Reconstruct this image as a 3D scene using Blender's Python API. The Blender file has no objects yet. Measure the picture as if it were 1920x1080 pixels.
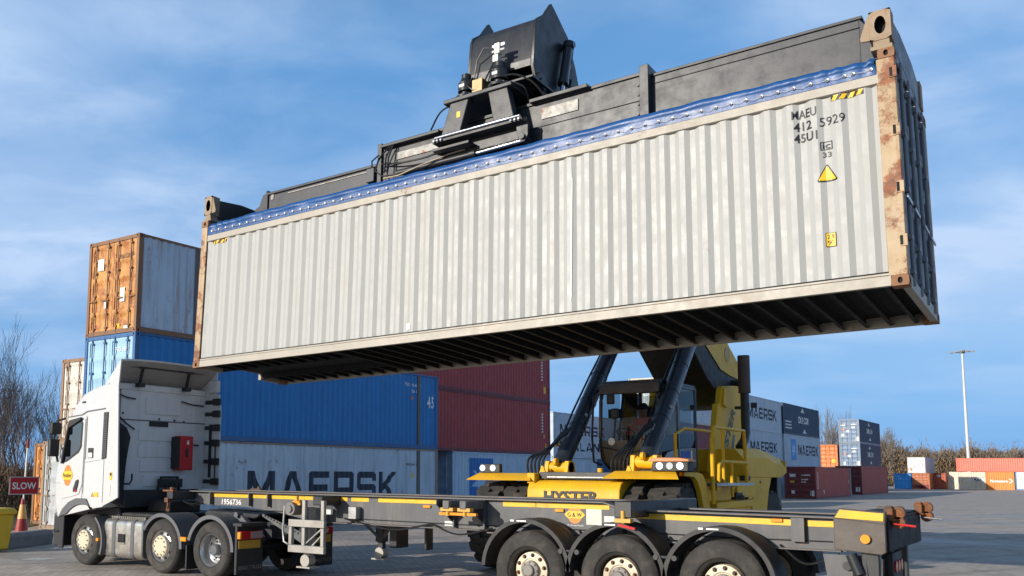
import bpy, bmesh, math, random
from mathutils import Vector, Matrix
random.seed(7)
R = math.radians
scene = bpy.context.scene
COL = scene.collection
PI = math.pi

# ------------------------------------------------------------------ materials
MATS = {}
def mat(name, c, r=.5, metal=0., var=.10, dirt=0., dcol=(.10, .075, .05), rust=0., rcol=(.17, .06, .02),
        scale=1., streak=False, bump=0., spec=.5, coat=0., rscale=1.):
    if name in MATS: return MATS[name]
    m = bpy.data.materials.new(name); m.use_nodes = True
    nt = m.node_tree; N = nt.nodes; K = nt.links
    b = N['Principled BSDF']
    b.inputs['Roughness'].default_value = r
    b.inputs['Metallic'].default_value = metal
    b.inputs['Specular IOR Level'].default_value = spec
    b.inputs['Coat Weight'].default_value = coat
    tc = N.new('ShaderNodeTexCoord'); oi = N.new('ShaderNodeObjectInfo')
    mp = N.new('ShaderNodeMapping')
    K.new(tc.outputs['Object'], mp.inputs['Vector'])
    off = N.new('ShaderNodeVectorMath'); off.operation = 'SCALE'
    off.inputs[0].default_value = (17, 31, 23)
    K.new(oi.outputs['Random'], off.inputs['Scale'])
    K.new(off.outputs[0], mp.inputs['Location'])
    def noise(sc, det, vec=None, rough=.6):
        n = N.new('ShaderNodeTexNoise'); n.inputs['Scale'].default_value = sc
        n.inputs['Detail'].default_value = det; n.inputs['Roughness'].default_value = rough
        K.new(vec or mp.outputs[0], n.inputs['Vector']); return n.outputs['Fac']
    def ramp(v, lo, hi, a=0., z=1.):
        n = N.new('ShaderNodeMapRange'); K.new(v, n.inputs['Value'])
        n.inputs['From Min'].default_value = lo; n.inputs['From Max'].default_value = hi
        n.inputs['To Min'].default_value = a; n.inputs['To Max'].default_value = z
        return n.outputs['Result']
    def mix(f, a, bb):
        n = N.new('ShaderNodeMix'); n.data_type = 'RGBA'
        K.new(f, n.inputs['Factor'])
        for s, v in ((6, a), (7, bb)):
            if isinstance(v, tuple): n.inputs[s].default_value = (*v, 1)
            else: K.new(v, n.inputs[s])
        return n.outputs[2]
    def mul(a, bb):
        n = N.new('ShaderNodeMath'); n.operation = 'MULTIPLY'
        K.new(a, n.inputs[0])
        if isinstance(bb, float): n.inputs[1].default_value = bb
        else: K.new(bb, n.inputs[1])
        return n.outputs[0]
    lo = tuple(max(0, x*(1-var)) for x in c); hi = tuple(min(1, x*(1+var)) for x in c)
    col = mix(ramp(noise(1.3*scale, 5), .3, .7), lo, hi)
    if dirt:
        mp2 = N.new('ShaderNodeMapping'); K.new(mp.outputs[0], mp2.inputs['Vector'])
        mp2.inputs['Scale'].default_value = (7, 7, .45) if streak else (2.2, 2.2, 2.2)
        d = ramp(noise(1.*scale, 6, mp2.outputs[0], .65), .48, .78)
        col = mix(mul(d, float(dirt)), col, dcol)
        d2 = ramp(noise(14*scale, 4, None, .7), .60, .75)
        col = mix(mul(d2, float(dirt*.6)), col, dcol)
    rr = None
    if rust:
        a = noise(2.3*scale*rscale, 8, None, .72)
        t = .63-.25*rust
        rr = ramp(a, t, t+.09)
        rn = noise(11*scale, 5)
        rc = mix(ramp(rn, .3, .7), tuple(x*.55 for x in rcol), tuple(min(1, x*1.9) for x in rcol))
        col = mix(rr, col, rc)
    K.new(col, b.inputs['Base Color'])
    rv = ramp(noise(5*scale, 4), .3, .7, max(.02, r-.08), min(1, r+.10))
    K.new(rv, b.inputs['Roughness'])
    if bump or rust:
        bp = N.new('ShaderNodeBump'); bp.inputs['Strength'].default_value = bump or .25
        bp.inputs['Distance'].default_value = .01
        K.new(noise(22*scale, 5), bp.inputs['Height']); K.new(bp.outputs[0], b.inputs['Normal'])
    MATS[name] = m
    return m

def emit(name, c, s):
    m = bpy.data.materials.new(name); m.use_nodes = True
    b = m.node_tree.nodes['Principled BSDF']
    b.inputs['Base Color'].default_value = (*c, 1); b.inputs['Emission Color'].default_value = (*c, 1)
    b.inputs['Emission Strength'].default_value = s
    return m

def glass(name, tint, alpha, ior=1.5):
    m = bpy.data.materials.new(name); m.use_nodes = True
    nt = m.node_tree; N = nt.nodes; K = nt.links
    for n in list(N): N.remove(n)
    o = N.new('ShaderNodeOutputMaterial'); t = N.new('ShaderNodeBsdfTransparent'); t.inputs[0].default_value = (*tint, 1)
    g = N.new('ShaderNodeBsdfGlossy'); g.inputs['Roughness'].default_value = .03; g.inputs[0].default_value = (.9, .95, 1, 1)
    f = N.new('ShaderNodeFresnel'); f.inputs[0].default_value = ior
    a = N.new('ShaderNodeMath'); a.operation = 'ADD'; a.inputs[1].default_value = alpha; K.new(f.outputs[0], a.inputs[0])
    mx = N.new('ShaderNodeMixShader'); K.new(a.outputs[0], mx.inputs[0]); K.new(t.outputs[0], mx.inputs[1]); K.new(g.outputs[0], mx.inputs[2])
    K.new(mx.outputs[0], o.inputs[0])
    return m

# ------------------------------------------------------------------ mesh builder
OFF = {}      # root offset of every object
XF = [None]   # placement applied to a whole machine
class MB:
    def __init__(s): s.v = []; s.f = []; s.m = []
    def add(s, vs, fs, mi=0):
        o = len(s.v); s.v += [tuple(p) for p in vs]
        for f in fs: s.f.append(tuple(i+o for i in f)); s.m.append(mi)
        return s
    def box(s, x0, x1, y0, y1, z0, z1, mi=0):
        p = [(x, y, z) for z in (z0, z1) for y in (y0, y1) for x in (x0, x1)]
        return s.add(p, [(0, 2, 3, 1), (4, 5, 7, 6), (0, 1, 5, 4), (2, 6, 7, 3), (0, 4, 6, 2), (1, 3, 7, 5)], mi)
    def prism(s, poly, ax, a, b, mi=0):
        n = len(poly)
        def P(q, t):
            return {'x': (t, q[0], q[1]), 'y': (q[0], t, q[1]), 'z': (q[0], q[1], t)}[ax]
        vs = [P(q, a) for q in poly]+[P(q, b) for q in poly]
        fs = [tuple(range(n)), tuple(range(2*n-1, n-1, -1))]
        fs += [(i, i+n, (i+1) % n+n, (i+1) % n) for i in range(n)]
        return s.add(vs, fs, mi)
    def loft(s, rings, closed=True, caps=True, mi=0):
        n = len(rings[0]); vs = [p for r in rings for p in r]; fs = []
        for k in range(len(rings)-1):
            for i in range(n if closed else n-1):
                j = (i+1) % n
                fs.append((k*n+i, k*n+j, (k+1)*n+j, (k+1)*n+i))
        if caps and closed:
            fs.append(tuple(range(n-1, -1, -1))); fs.append(tuple((len(rings)-1)*n+i for i in range(n)))
        return s.add(vs, fs, mi)
    def cyl(s, p0, p1, r0, r1=None, n=16, caps=True, mi=0):
        r1 = r0 if r1 is None else r1
        p0 = Vector(p0); p1 = Vector(p1); d = (p1-p0).normalized()
        u = d.orthogonal().normalized(); w = d.cross(u)
        rg = [[p+(u*math.cos(2*PI*i/n)+w*math.sin(2*PI*i/n))*r for i in range(n)] for p, r in ((p0, r0), (p1, r1))]
        return s.loft(rg, True, caps, mi)
    def tube(s, pts, r, n=8, mi=0, caps=True):
        pts = [Vector(p) for p in pts]; rings = []; u = None
        for i, p in enumerate(pts):
            d = (pts[min(i+1, len(pts)-1)]-pts[max(i-1, 0)]).normalized()
            if u is None: u = d.orthogonal().normalized()
            else: u = (u-d*u.dot(d)); u = u.normalized() if u.length > 1e-6 else d.orthogonal().normalized()
            w = d.cross(u); rr = r[i] if isinstance(r, (list, tuple)) else r
            rings.append([p+(u*math.cos(2*PI*k/n)+w*math.sin(2*PI*k/n))*rr for k in range(n)])
        return s.loft(rings, True, caps, mi)
    def bar(s, p0, p1, w, h, mi=0, up=(0, 0, 1)):
        p0 = Vector(p0); p1 = Vector(p1); d = (p1-p0).normalized(); up = Vector(up)
        u = d.cross(up); u = u.normalized() if u.length > 1e-5 else d.orthogonal().normalized()
        v = u.cross(d)
        rg = [[p+u*a*w/2+v*b*h/2 for a, b in ((-1, -1), (1, -1), (1, 1), (-1, 1))] for p in (p0, p1)]
        return s.loft(rg, True, True, mi)
    def lathe(s, prof, c, ax, n=32, mi=0, closed=False):
        # prof: (radius, offset along axis)
        c = Vector(c); ax = Vector(ax).normalized(); u = ax.orthogonal().normalized(); w = ax.cross(u)
        rings = [[c+ax*h+(u*math.cos(2*PI*k/n)+w*math.sin(2*PI*k/n))*max(r, 1e-4) for k in range(n)] for r, h in prof]
        if closed: rings.append(rings[0])
        s.loft(rings, True, False, mi)
        if not closed and prof[-1][0] < .06: s.add(rings[-1], [tuple(range(n))], mi)
        return s
    def frame(s, o, u, v, w, h, a, b, depth, n=20, mi=0, mi2=1):
        # flat plate w x h (corner o, axes u v) with an elliptic hole a x b at its centre and a dark well behind it
        o = Vector(o); u = Vector(u); v = Vector(v); nrm = u.cross(v)
        c = o+u*w/2+v*h/2; out = []; inn = []; dp = []
        for k in range(n):
            t = 2*PI*k/n; ct, st = math.cos(t), math.sin(t)
            sc = min((w/2)/abs(ct) if abs(ct) > 1e-6 else 1e9, (h/2)/abs(st) if abs(st) > 1e-6 else 1e9)
            out.append(c+u*ct*sc+v*st*sc); q = c+u*ct*a+v*st*b; inn.append(q); dp.append(q-nrm*depth)
        s.loft([out, inn], True, False, mi); s.loft([inn, dp], True, False, mi2)
        s.add(dp, [tuple(range(n))], mi2)
        return s
    def build(s, name, mats, parent=None, bevel=0., seg=1, smooth=True, ang=38, base=None, recalc=True):
        me = bpy.data.meshes.new(name)
        off = Vector((0, 0, 0))
        if parent is not None: off = OFF[parent]
        elif base is not None: off = Vector(base)
        me.from_pydata([(XF[0](p) if XF[0] else Vector(p))-off for p in s.v], [], s.f)
        if not isinstance(mats, (list, tuple)): mats = [mats]
        for m in mats: me.materials.append(m)
        me.polygons.foreach_set('material_index', s.m)
        if recalc:
            bm = bmesh.new(); bm.from_mesh(me); bmesh.ops.recalc_face_normals(bm, faces=bm.faces); bm.to_mesh(me); bm.free()
        if smooth:
            me.polygons.foreach_set('use_smooth', [True]*len(me.polygons)); me.set_sharp_from_angle(angle=R(ang))
        me.update()
        o = bpy.data.objects.new(name, me); COL.objects.link(o)
        if parent is not None: o.parent = parent; OFF[o] = off
        else: o.location = off; OFF[o] = off
        if bevel:
            b = o.modifiers.new('Bevel', 'BEVEL'); b.width = bevel; b.segments = seg; b.limit_method = 'ANGLE'; b.angle_limit = R(40)
            b.harden_normals = False
        return o

def tag(o, label, cat, group=None, kind=None):
    o['label'] = label; o['category'] = cat
    if group: o['group'] = group
    if kind: o['kind'] = kind
    return o
def thing(name, label, cat, base, group=None, matrix=None):
    o = bpy.data.objects.new(name, None); COL.objects.link(o); o.empty_display_size = .3
    if matrix is not None: o.matrix_world = matrix; OFF[o] = Vector((0, 0, 0))
    else: o.location = base; OFF[o] = Vector(base)
    return tag(o, label, cat, group)
def dup(o, delta, parent=None):
    # a copy of a part with copies of its sub-parts, shifted
    c = o.copy(); COL.objects.link(c); c.parent = parent or o.parent
    c.location = o.location+Vector(delta); OFF[c] = OFF[o]
    for ch in [x for x in o.children]:
        d = ch.copy(); COL.objects.link(d); d.parent = c; OFF[d] = OFF[o]
    return c

# ------------------------------------------------------------------ lettering
def glyphs(txt, bold=0.):
    cu = bpy.data.curves.new('t', 'FONT'); cu.body = txt; cu.size = 1.; cu.offset = bold; cu.resolution_u = 3
    ob = bpy.data.objects.new('t', cu); COL.objects.link(ob)
    dg = bpy.context.evaluated_depsgraph_get()
    me = bpy.data.meshes.new_from_object(ob.evaluated_get(dg))
    vs = [(v.co.x, v.co.y) for v in me.vertices]; fs = [tuple(p.vertices) for p in me.polygons]
    bpy.data.objects.remove(ob); bpy.data.curves.remove(cu); bpy.data.meshes.remove(me)
    return vs, fs
BLOCK = {
 'M': (1.10, [[(0,0),(.2,0),(.2,.60),(.47,.05),(.63,.05),(.9,.60),(.9,0),(1.1,0),(1.1,1),(.84,1),(.55,.42),(.26,1),(0,1)]]),
 'A': (1.06, [[(0,0),(.21,0),(.525,.80),(.84,0),(1.05,0),(.66,1),(.39,1)], [(.30,.20),(.75,.20),(.70,.34),(.35,.34)]]),
 'E': (.90, [[(0,.07),(.07,0),(.9,0),(.9,.2),(.2,.2),(.2,.4),(.8,.4),(.8,.6),(.2,.6),(.2,.8),(.9,.8),(.9,1),(.07,1),(0,.93)]]),
 'R': (.95, [[(0,0),(.2,0),(.2,.30),(.42,.30),(.70,0),(.95,0),(.66,.30),(.87,.30),(.95,.38),(.95,.5),(.75,.5),(.2,.5),(0,.5)],[(0,.5),(.2,.5),(.2,.8),(.75,.8),(.75,.5),(.95,.5),(.95,.92),(.87,1),(0,1)]]),
 'S': (.95, [[(0,.08),(.08,0),(.87,0),(.95,.08),(.95,.52),(.87,.6),(.2,.6),(.2,.8),(.75,.8),(.75,.7),(.95,.7),(.95,.92),(.87,1),(.08,1),(0,.92),(0,.48),(.08,.4),(.75,.4),(.75,.2),(.2,.2),(.2,.3),(0,.3)]]),
 'K': (.95, [[(0,0),(.2,0),(.2,.36),(.3,.44),(.68,0),(.95,0),(.45,.57),(.92,1),(.65,1),(.2,.62),(.2,1),(0,1)]]),
 'L': (.80, [[(0,.07),(.07,0),(.8,0),(.8,.2),(.2,.2),(.2,1),(0,1)]]),
 'N': (.98, [[(0,0),(.2,0),(.2,.64),(.74,0),(.98,0),(.98,1),(.78,1),(.78,.36),(.24,1),(0,1)]]),
 'D': (.95, [[(0,0),(.8,0),(.95,.15),(.95,.5),(.75,.5),(.75,.25),(.7,.2),(.2,.2),(.2,.5),(0,.5)], [(0,.5),(.2,.5),(.2,.8),(.7,.8),(.75,.75),(.75,.5),(.95,.5),(.95,.85),(.8,1),(0,1)]]),
}
def block(txt, gap=.18):
    vs = []; fs = []; x = 0
    for ch in txt:
        if ch == ' ': x += .6; continue
        w, polys = BLOCK[ch]
        for p in polys:
            o = len(vs); vs += [(x+a, b) for a, b in p]; fs.append(tuple(range(o, o+len(p))))
        x += w+gap
    return vs, fs
def letters(name, g, o, u, v, width, height, m, parent, off=None, cuts=None, lift=.004):
    """lay flat glyphs g on a surface: o lower left, u right, v up (unit vectors); off(s) = depth of the surface at s along u"""
    vs, fs = g
    xs = [p[0] for p in vs]; ys = [p[1] for p in vs]
    x0, x1, y0, y1 = min(xs), max(xs), min(ys), max(ys)
    bm = bmesh.new()
    bv = [bm.verts.new(((p[0]-x0)/(x1-x0)*width, (p[1]-y0)/(y1-y0)*height, 0)) for p in vs]
    for f in fs:
        try: bm.faces.new([bv[i] for i in f])
        except ValueError: pass
    bm.normal_update(); bmesh.ops.triangulate(bm, faces=bm.faces)
    if cuts:
        for c in cuts:
            if 0 < c < width:
                bmesh.ops.bisect_plane(bm, geom=bm.verts[:]+bm.edges[:]+bm.faces[:], dist=1e-5, plane_co=(c, 0, 0), plane_no=(1, 0, 0))
    u = Vector(u); v = Vector(v); n = u.cross(v); o = Vector(o); ro = OFF[parent]
    for w in bm.verts:
        d = off(w.co.x) if off else 0.
        q = o+u*w.co.x+v*w.co.y+n*(lift-d); w.co = (XF[0](q) if XF[0] else q)-ro
    bmesh.ops.recalc_face_normals(bm, faces=bm.faces)
    for f in bm.faces:
        if f.normal.dot(n) < 0: f.normal_flip()
    me = bpy.data.meshes.new(name); bm.to_mesh(me); bm.free(); me.materials.append(m)
    ob = bpy.data.objects.new(name, me); COL.objects.link(ob); ob.parent = parent; OFF[ob] = ro
    return ob
def smooth_pts(pts, k=5):
    pts = [Vector(p) for p in pts]; P = [pts[0]*2-pts[1]]+pts+[pts[-1]*2-pts[-2]]; out = []
    for i in range(1, len(P)-2):
        a, b, c, d = P[i-1:i+3]
        for j in range(k):
            t = j/k; out.append(.5*((2*b)+(c-a)*t+(2*a-5*b+4*c-d)*t*t+(3*b-a-3*c+d)*t**3))
    return out+[pts[-1]]
def split_loose(o):
    # every loose piece of a part becomes a part of its own with the same name
    bm = bmesh.new(); bm.from_mesh(o.data); bm.faces.ensure_lookup_table(); seen = set(); groups = []
    for f in bm.faces:
        if f.index in seen: continue
        st = [f]; seen.add(f.index); g = []
        while st:
            q = st.pop(); g.append(q.index)
            for v in q.verts:
                for nf in v.link_faces:
                    if nf.index not in seen: seen.add(nf.index); st.append(nf)
        groups.append(set(g))
    bm.free()
    if len(groups) < 2: return
    src = o.data
    for k, g in enumerate(groups):
        b2 = bmesh.new(); b2.from_mesh(src); b2.faces.ensure_lookup_table()
        bmesh.ops.delete(b2, geom=[f for f in b2.faces if f.index not in g], context='FACES')
        me = bpy.data.meshes.new(src.name)
        for m in src.materials: me.materials.append(m)
        b2.to_mesh(me); b2.free()
        if k == 0: first = me; continue
        c = o.copy(); c.data = me; COL.objects.link(c); c.parent = o.parent; OFF[c] = OFF[o]
    o.data = first
def arc(cx, cz, r, a0, a1, n):
    return [(cx+r*math.cos(R(a0+(a1-a0)*i/n)), cz+r*math.sin(R(a0+(a1-a0)*i/n))) for i in range(n+1)]

# ------------------------------------------------------------------ palette
PITCH = .2775
M_dark = mat('hole_dark', (.006, .006, .007), .8)
M_black = mat('black_paint', (.022, .024, .027), .4, dirt=.3, dcol=(.06, .055, .05))
M_plastic = mat('black_plastic', (.018, .018, .019), .55)
M_rubber = mat('tyre_rubber', (.033, .031, .029), .85, dirt=.9, dcol=(.10, .085, .07), bump=.2, scale=2)
M_greyplast = mat('grey_plastic', (.10, .105, .115), .55, dirt=.3)
M_steel = mat('bare_steel', (.42, .42, .42), .35, metal=.8, dirt=.4)
M_chrome = mat('chrome_rod', (.75, .75, .75), .18, metal=1.)
M_galv = mat('galvanised', (.36, .34, .31), .5, metal=.25, dirt=.5)
M_alu = mat('tank_aluminium', (.62, .58, .52), .28, metal=.85, dirt=.25)
M_white = mat('white_paint', (.57, .57, .565), .3, var=.01, dirt=.025, coat=.2)
M_whiteback = mat('white_paint_back', (.70, .71, .72), .45, var=.04, dirt=.25, dcol=(.25, .24, .22), streak=True)
M_yellow = mat('machine_yellow', (.76, .42, .012), .5, var=.06, dirt=.35, dcol=(.22, .15, .05), rust=-.2, rscale=2.5, spec=.3)
M_tape = mat('yellow_tape', (.76, .46, .018), .35, var=.06, dirt=.55, dcol=(.25, .17, .06), scale=2)
M_trailer = mat('trailer_grey', (.085, .088, .095), .5, dirt=.8, dcol=(.17, .145, .115), bump=.05, rust=-.12, rscale=2., streak=True)
M_trailertop = mat('trailer_worn_top', (.12, .11, .105), .5, dirt=.6, dcol=(.10, .06, .035), rust=.25)
M_rust = mat('rusty_steel', (.10, .07, .05), .8, dirt=.6, dcol=(.07, .03, .012), rust=.6)
M_red = mat('signal_red', (.50, .012, .015), .4)
M_lamp_red = mat('lamp_red', (.45, .01, .012), .15, coat=.5)
M_amber = mat('lamp_amber', (.85, .30, .02), .2, coat=.5)
M_cream = mat('cream_hub', (.62, .54, .39), .45, var=.15, dirt=.7, dcol=(.2, .13, .07), rust=-.05, rscale=3)
M_letter = mat('letter_black', (.015, .016, .02), .5)
M_letnavy = mat('letter_navy', (.010, .022, .045), .5, dirt=.25, dcol=(.05, .06, .08))
M_letwhite = mat('letter_white', (.78, .78, .76), .5)
M_stick_y = mat('sticker_yellow', (.85, .50, .02), .45)
M_stick_o = mat('sticker_orange', (.75, .22, .03), .45)
M_stick_w = mat('sticker_white', (.72, .72, .66), .5, dirt=.2)
M_glass = glass('window_glass', (.55, .62, .66), .04)
M_cabglass = glass('cab_glass', (.55, .60, .63), .0, 1.22)
M_hose = mat('hose_rubber', (.012, .012, .013), .45)
M_tarp = mat('blue_tarpaulin', (.009, .072, .24), .42, var=.12, dirt=.2, dcol=(.05, .11, .25), bump=.3)
M_rope = mat('white_rope', (.5, .5, .48), .6)
# ------------------------------------------------------------------ shipping containers
CORR = [(0, 0), (.0705, 0), (.1385, 1), (.2090, 1), (PITCH, 0)]
def corr_pts(s0, s1, phase, depth, pitch=PITCH):
    """breakpoints (s, depth) of the corrugation between s0 and s1"""
    k = pitch/PITCH; out = [(s0, 0.)]
    n = int((s0-phase)//pitch)
    while True:
        base = phase+n*pitch
        if base > s1: break
        for a, d in CORR[:-1]:
            q = base+a*k
            if s0+.02 < q < s1-.02: out.append((q, d*depth))
        n += 1
    # start and end on the outer face
    out.append((s1, 0.))
    return out
def corr_off(phase, depth, pitch=PITCH):
    k = pitch/PITCH
    def f(x):
        t = ((x-phase) % pitch)/k
        for (a, d0), (b, d1) in zip(CORR, CORR[1:]):
            if a <= t <= b: return depth*(d0+(d1-d0)*(t-a)/(b-a))
        return 0.
    return f
def corr_cuts(x0, w, phase, pitch=PITCH):
    k = pitch/PITCH; c = []; n = int((x0-phase)//pitch)-1
    while phase+n*pitch < x0+w:
        c += [phase+n*pitch+a*k-x0 for a, _ in CORR[:-1]]; n += 1
    return [q for q in c if 0 < q < w]
def wall_x(mb, s0, s1, y, inward, z0, z1, phase, depth, pitch=PITCH):
    pts = corr_pts(s0, s1, phase, depth, pitch)
    return mb.loft([[(s, y+inward*d, z) for s, d in pts] for z in (z0, z1)], closed=False)
def wall_y(mb, s0, s1, x, inward, z0, z1, phase, depth, pitch=PITCH):
    pts = corr_pts(s0, s1, phase, depth, pitch)
    return mb.loft([[(x+inward*d, s, z) for s, d in pts] for z in (z0, z1)], closed=False)
def casting(L, W, H, ix, iy, iz, near=True):
    """corner casting with its holes"""
    a, b, c = .178, .162, .118
    x0 = 0 if ix == 0 else L-a; y0 = 0 if iy == 0 else W-b; z0 = 0 if iz == 0 else H-c
    mb = MB()
    sx = -1 if ix == 0 else 1; sy = -1 if iy == 0 else 1
    e = .004
    X0, X1, Y0, Y1 = x0-(e if ix == 0 else 0), x0+a+(e if ix else 0), y0-(e if iy == 0 else 0), y0+b+(e if iy else 0)
    Z0, Z1 = z0-(e if iz == 0 else 0), z0+c+(e if iz else 0)
    # side face with hole
    if iy == 0: mb.frame((X0, Y0, Z0), (1, 0, 0), (0, 0, 1), X1-X0, Z1-Z0, .026, .038, .03)
    else: mb.frame((X1, Y1, Z0), (-1, 0, 0), (0, 0, 1), X1-X0, Z1-Z0, .026, .038, .03)
    if ix == 0: mb.frame((X0, Y1, Z0), (0, -1, 0), (0, 0, 1), Y1-Y0, Z1-Z0, .026, .038, .03)
    else: mb.frame((X1, Y0, Z0), (0, 1, 0), (0, 0, 1), Y1-Y0, Z1-Z0, .026, .038, .03)
    p = [(X0, Y0), (X1, Y0), (X1, Y1), (X0, Y1)]
    for z in (Z0, Z1): mb.add([(q[0], q[1], z) for q in p], [(0, 1, 2, 3)])
    # back faces
    yb = Y1 if iy == 0 else Y0; xb = X1 if ix == 0 else X0
    mb.add([(X0, yb, Z0), (X1, yb, Z0), (X1, yb, Z1), (X0, yb, Z1)], [(0, 1, 2, 3)])
    mb.add([(xb, Y0, Z0), (xb, Y1, Z0), (xb, Y1, Z1), (xb, Y0, Z1)], [(0, 1, 2, 3)])
    return mb
CAST_CACHE = {}
def container(label, X, Y, z, L, H, W=2.44, side=(.3, .3, .3), door=None, frame=None, group='stacked shipping containers',
              rust=.0, dirt=.35, phase=.05, pitch=PITCH, rot=90, texts=(), doorrust=None, posts=None, detail=True, name='shipping_container', dirtcol=(.10, .075, .05)):
    """X, Y: world position of the corner that is at local (0,0); local +x runs along the length, local y=0 is the long side the camera sees"""
    key = '_'.join('%03d' % int(q*100) for q in side)
    ms = mat('side_%s_%d_%d' % (key, rust*100, dirt*100), side, .5, dirt=dirt, rust=rust, streak=True, dcol=dirtcol, scale=.8)
    door = door or side; dr = rust if doorrust is None else doorrust
    md = mat('door_%s_%d' % ('_'.join('%03d' % int(q*100) for q in door), dr*100), door, .5, dirt=dirt, rust=dr, rcol=(.30, .105, .022) if dr > .5 else (.17, .06, .02), streak=True, dcol=dirtcol)
    fr = frame or side
    mf = mat('frame_%s_%d' % ('_'.join('%03d' % int(q*100) for q in fr), rust*100), fr, .55, dirt=dirt, rust=min(.8, rust+.1), dcol=dirtcol)
    mtx = Matrix.Translation((X, Y, z)) @ Matrix.Rotation(R(rot), 4, 'Z')
    t = thing(name, label, 'container', None, group, mtx)
    y0 = .02
    mb = MB(); wall_x(mb, .17, L-.17, y0, 1, .15, H-.06, phase, .036, pitch); mb.build('side_wall', ms, t)
    mb = MB(); wall_x(mb, .17, L-.17, W-y0, -1, .15, H-.06, phase, .036, pitch); mb.build('side_wall', ms, t)
    mb = MB(); wall_y(mb, .12, W-.12, L-.03, -1, .12, H-.1, .1, .045, .25); mb.build('end_wall', ms, t)
    mb = MB(); 
    rp = corr_pts(.1, L-.1, 0, .02, .42)
    mb.loft([[(s, y, H-.012-d) for s, d in rp] for y in (.04, W-.04)], closed=False); mb.build('roof', ms, t)
    MB().box(.1, L-.1, .05, W-.05, .10, .15).build('floor', M_black, t)
    for y in (0, W-.06):
        MB().box(.178, L-.178, y, y+.06, H-.065, H-.004).build('top_rail', mf, t)
        MB().box(.178, L-.178, y, y+.06, .004, .155).build('bottom_rail', mf, t)
    for ix in (0, L-.17):
        for y in (0, W-.12):
            MB().box(ix+.002, ix+.168, y+.002, y+.118, .118, H-.118).build('corner_post', mf, t)
    for ix in (0, 1):
        for iy in (0, 1):
            for iz in (0, 1):
                casting(L, W, H, ix, iy, iz).build('corner_casting', [mf, M_dark], t)
    # end frame of the blind end
    MB().box(L-.10, L-.005, .163, W-.163, H-.115, H-.006).build('end_header', mf, t)
    MB().box(L-.10, L-.005, .163, W-.163, .006, .14).build('end_sill', mf, t)
    # door end
    MB().box(.004, .09, .163, W-.163, H-.115, H-.006).build('door_header', mf, t)
    MB().box(.004, .09, .163, W-.163, .006, .13).build('door_sill', mf, t)
    for k in (0, 1):
        ya, yb = (.13, W/2-.006) if k == 0 else (W/2+.006, W-.13)
        mb = MB(); n = 5; zz = [.15+(H-.3)*i/n for i in range(n+1)]
        # pressed door panel: recesses between flat ribs
        prof = []
        for i in range(n):
            a, b = zz[i], zz[i+1]; prof += [(0, a), (0, a+.05), (.022, a+.09), (.022, b-.09), (0, b-.05)]
        prof.append((0, zz[-1]))
        mb.loft([[(.035+d, y, q) for d, q in prof] for y in (ya+.09, yb-.09)], closed=False)
        for y in (ya, yb-.09): mb.box(.03, .075, y, y+.09, .14, H-.125)
        mb.box(.03, .075, ya+.09, yb-.09, H-.15, H-.125); mb.box(.03, .075, ya+.09, yb-.09, .14, .165)
        d = mb.build('door', md, t)
        for yy in (ya+.24, yb-.24):
            m2 = MB(); m2.cyl((.005, yy, .05), (.005, yy, H-.05), .019, n=8)
            for q in (.2, .62, 1.2, 1.9, H-.25): m2.box(-.012, .034, yy-.05, yy+.05, q, q+.05)
            m2.build('locking_bar', mf, d)
            MB().box(-.02, -.004, yy-.05 if k else yy-.28, yy+.28 if k else yy+.05, 1.05, 1.085).build('door_handle', mf, d)
    off = corr_off(phase, .036, pitch)
    if posts:
        for s in posts: MB().box(s-.09, s+.09, -.004, .05, .16, H-.07).build('corner_post', mat('post_weathered', (.12, .11, .11), .6, dirt=.6, dcol=(.14, .08, .04), rust=.2), t)
    for tx in texts:
        g, x, zz, w, h, m = tx[:6]
        nm = tx[6] if len(tx) > 6 else 'lettering'
        letters(nm, g, (x, y0, zz), (1, 0, 0), (0, 0, 1), w, h, m, t, off=lambda s, x=x: off(x+s), cuts=corr_cuts(x, w, phase, pitch), lift=.008 if nm in ('logo_star', 'sign_face') else (.012 if nm == 'lettering' and m is M_letter else .004))
    return t
def doortext(t, g, y, z, w, h, m, nm='lettering'):
    # on the door end (local x = 0 face, seen from -x): right is -y
    return letters(nm, g, (.028, y, z), (0, -1, 0), (0, 0, 1), w, h, m, t, lift=.004)
def rect(): return [(0, 0), (1, 0), (1, 1), (0, 1)], [(0, 1, 2, 3)]
def disc(n=24): return [(.5+.5*math.cos(2*PI*i/n), .5+.5*math.sin(2*PI*i/n)) for i in range(n)], [tuple(range(n))]
def star(n=7, inner=.42):
    p = []
    for i in range(2*n):
        r = .5 if i % 2 == 0 else .5*inner; a = PI/2+PI*i/n; p.append((.5+r*math.cos(a), .5+r*math.sin(a)))
    p.append((.5, .5)); c = len(p)-1
    return p, [(i, (i+1) % (2*n), c) for i in range(2*n)]
GREY = (.36, .40, .43); BLUE = (.004, .17, .46); MAROON = (.33, .026, .024); NAVY = (.010, .035, .085)
ORANGE = (.62, .20, .03)
MK = block('MAERSK'); SEA = block('SEALAND')
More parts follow.
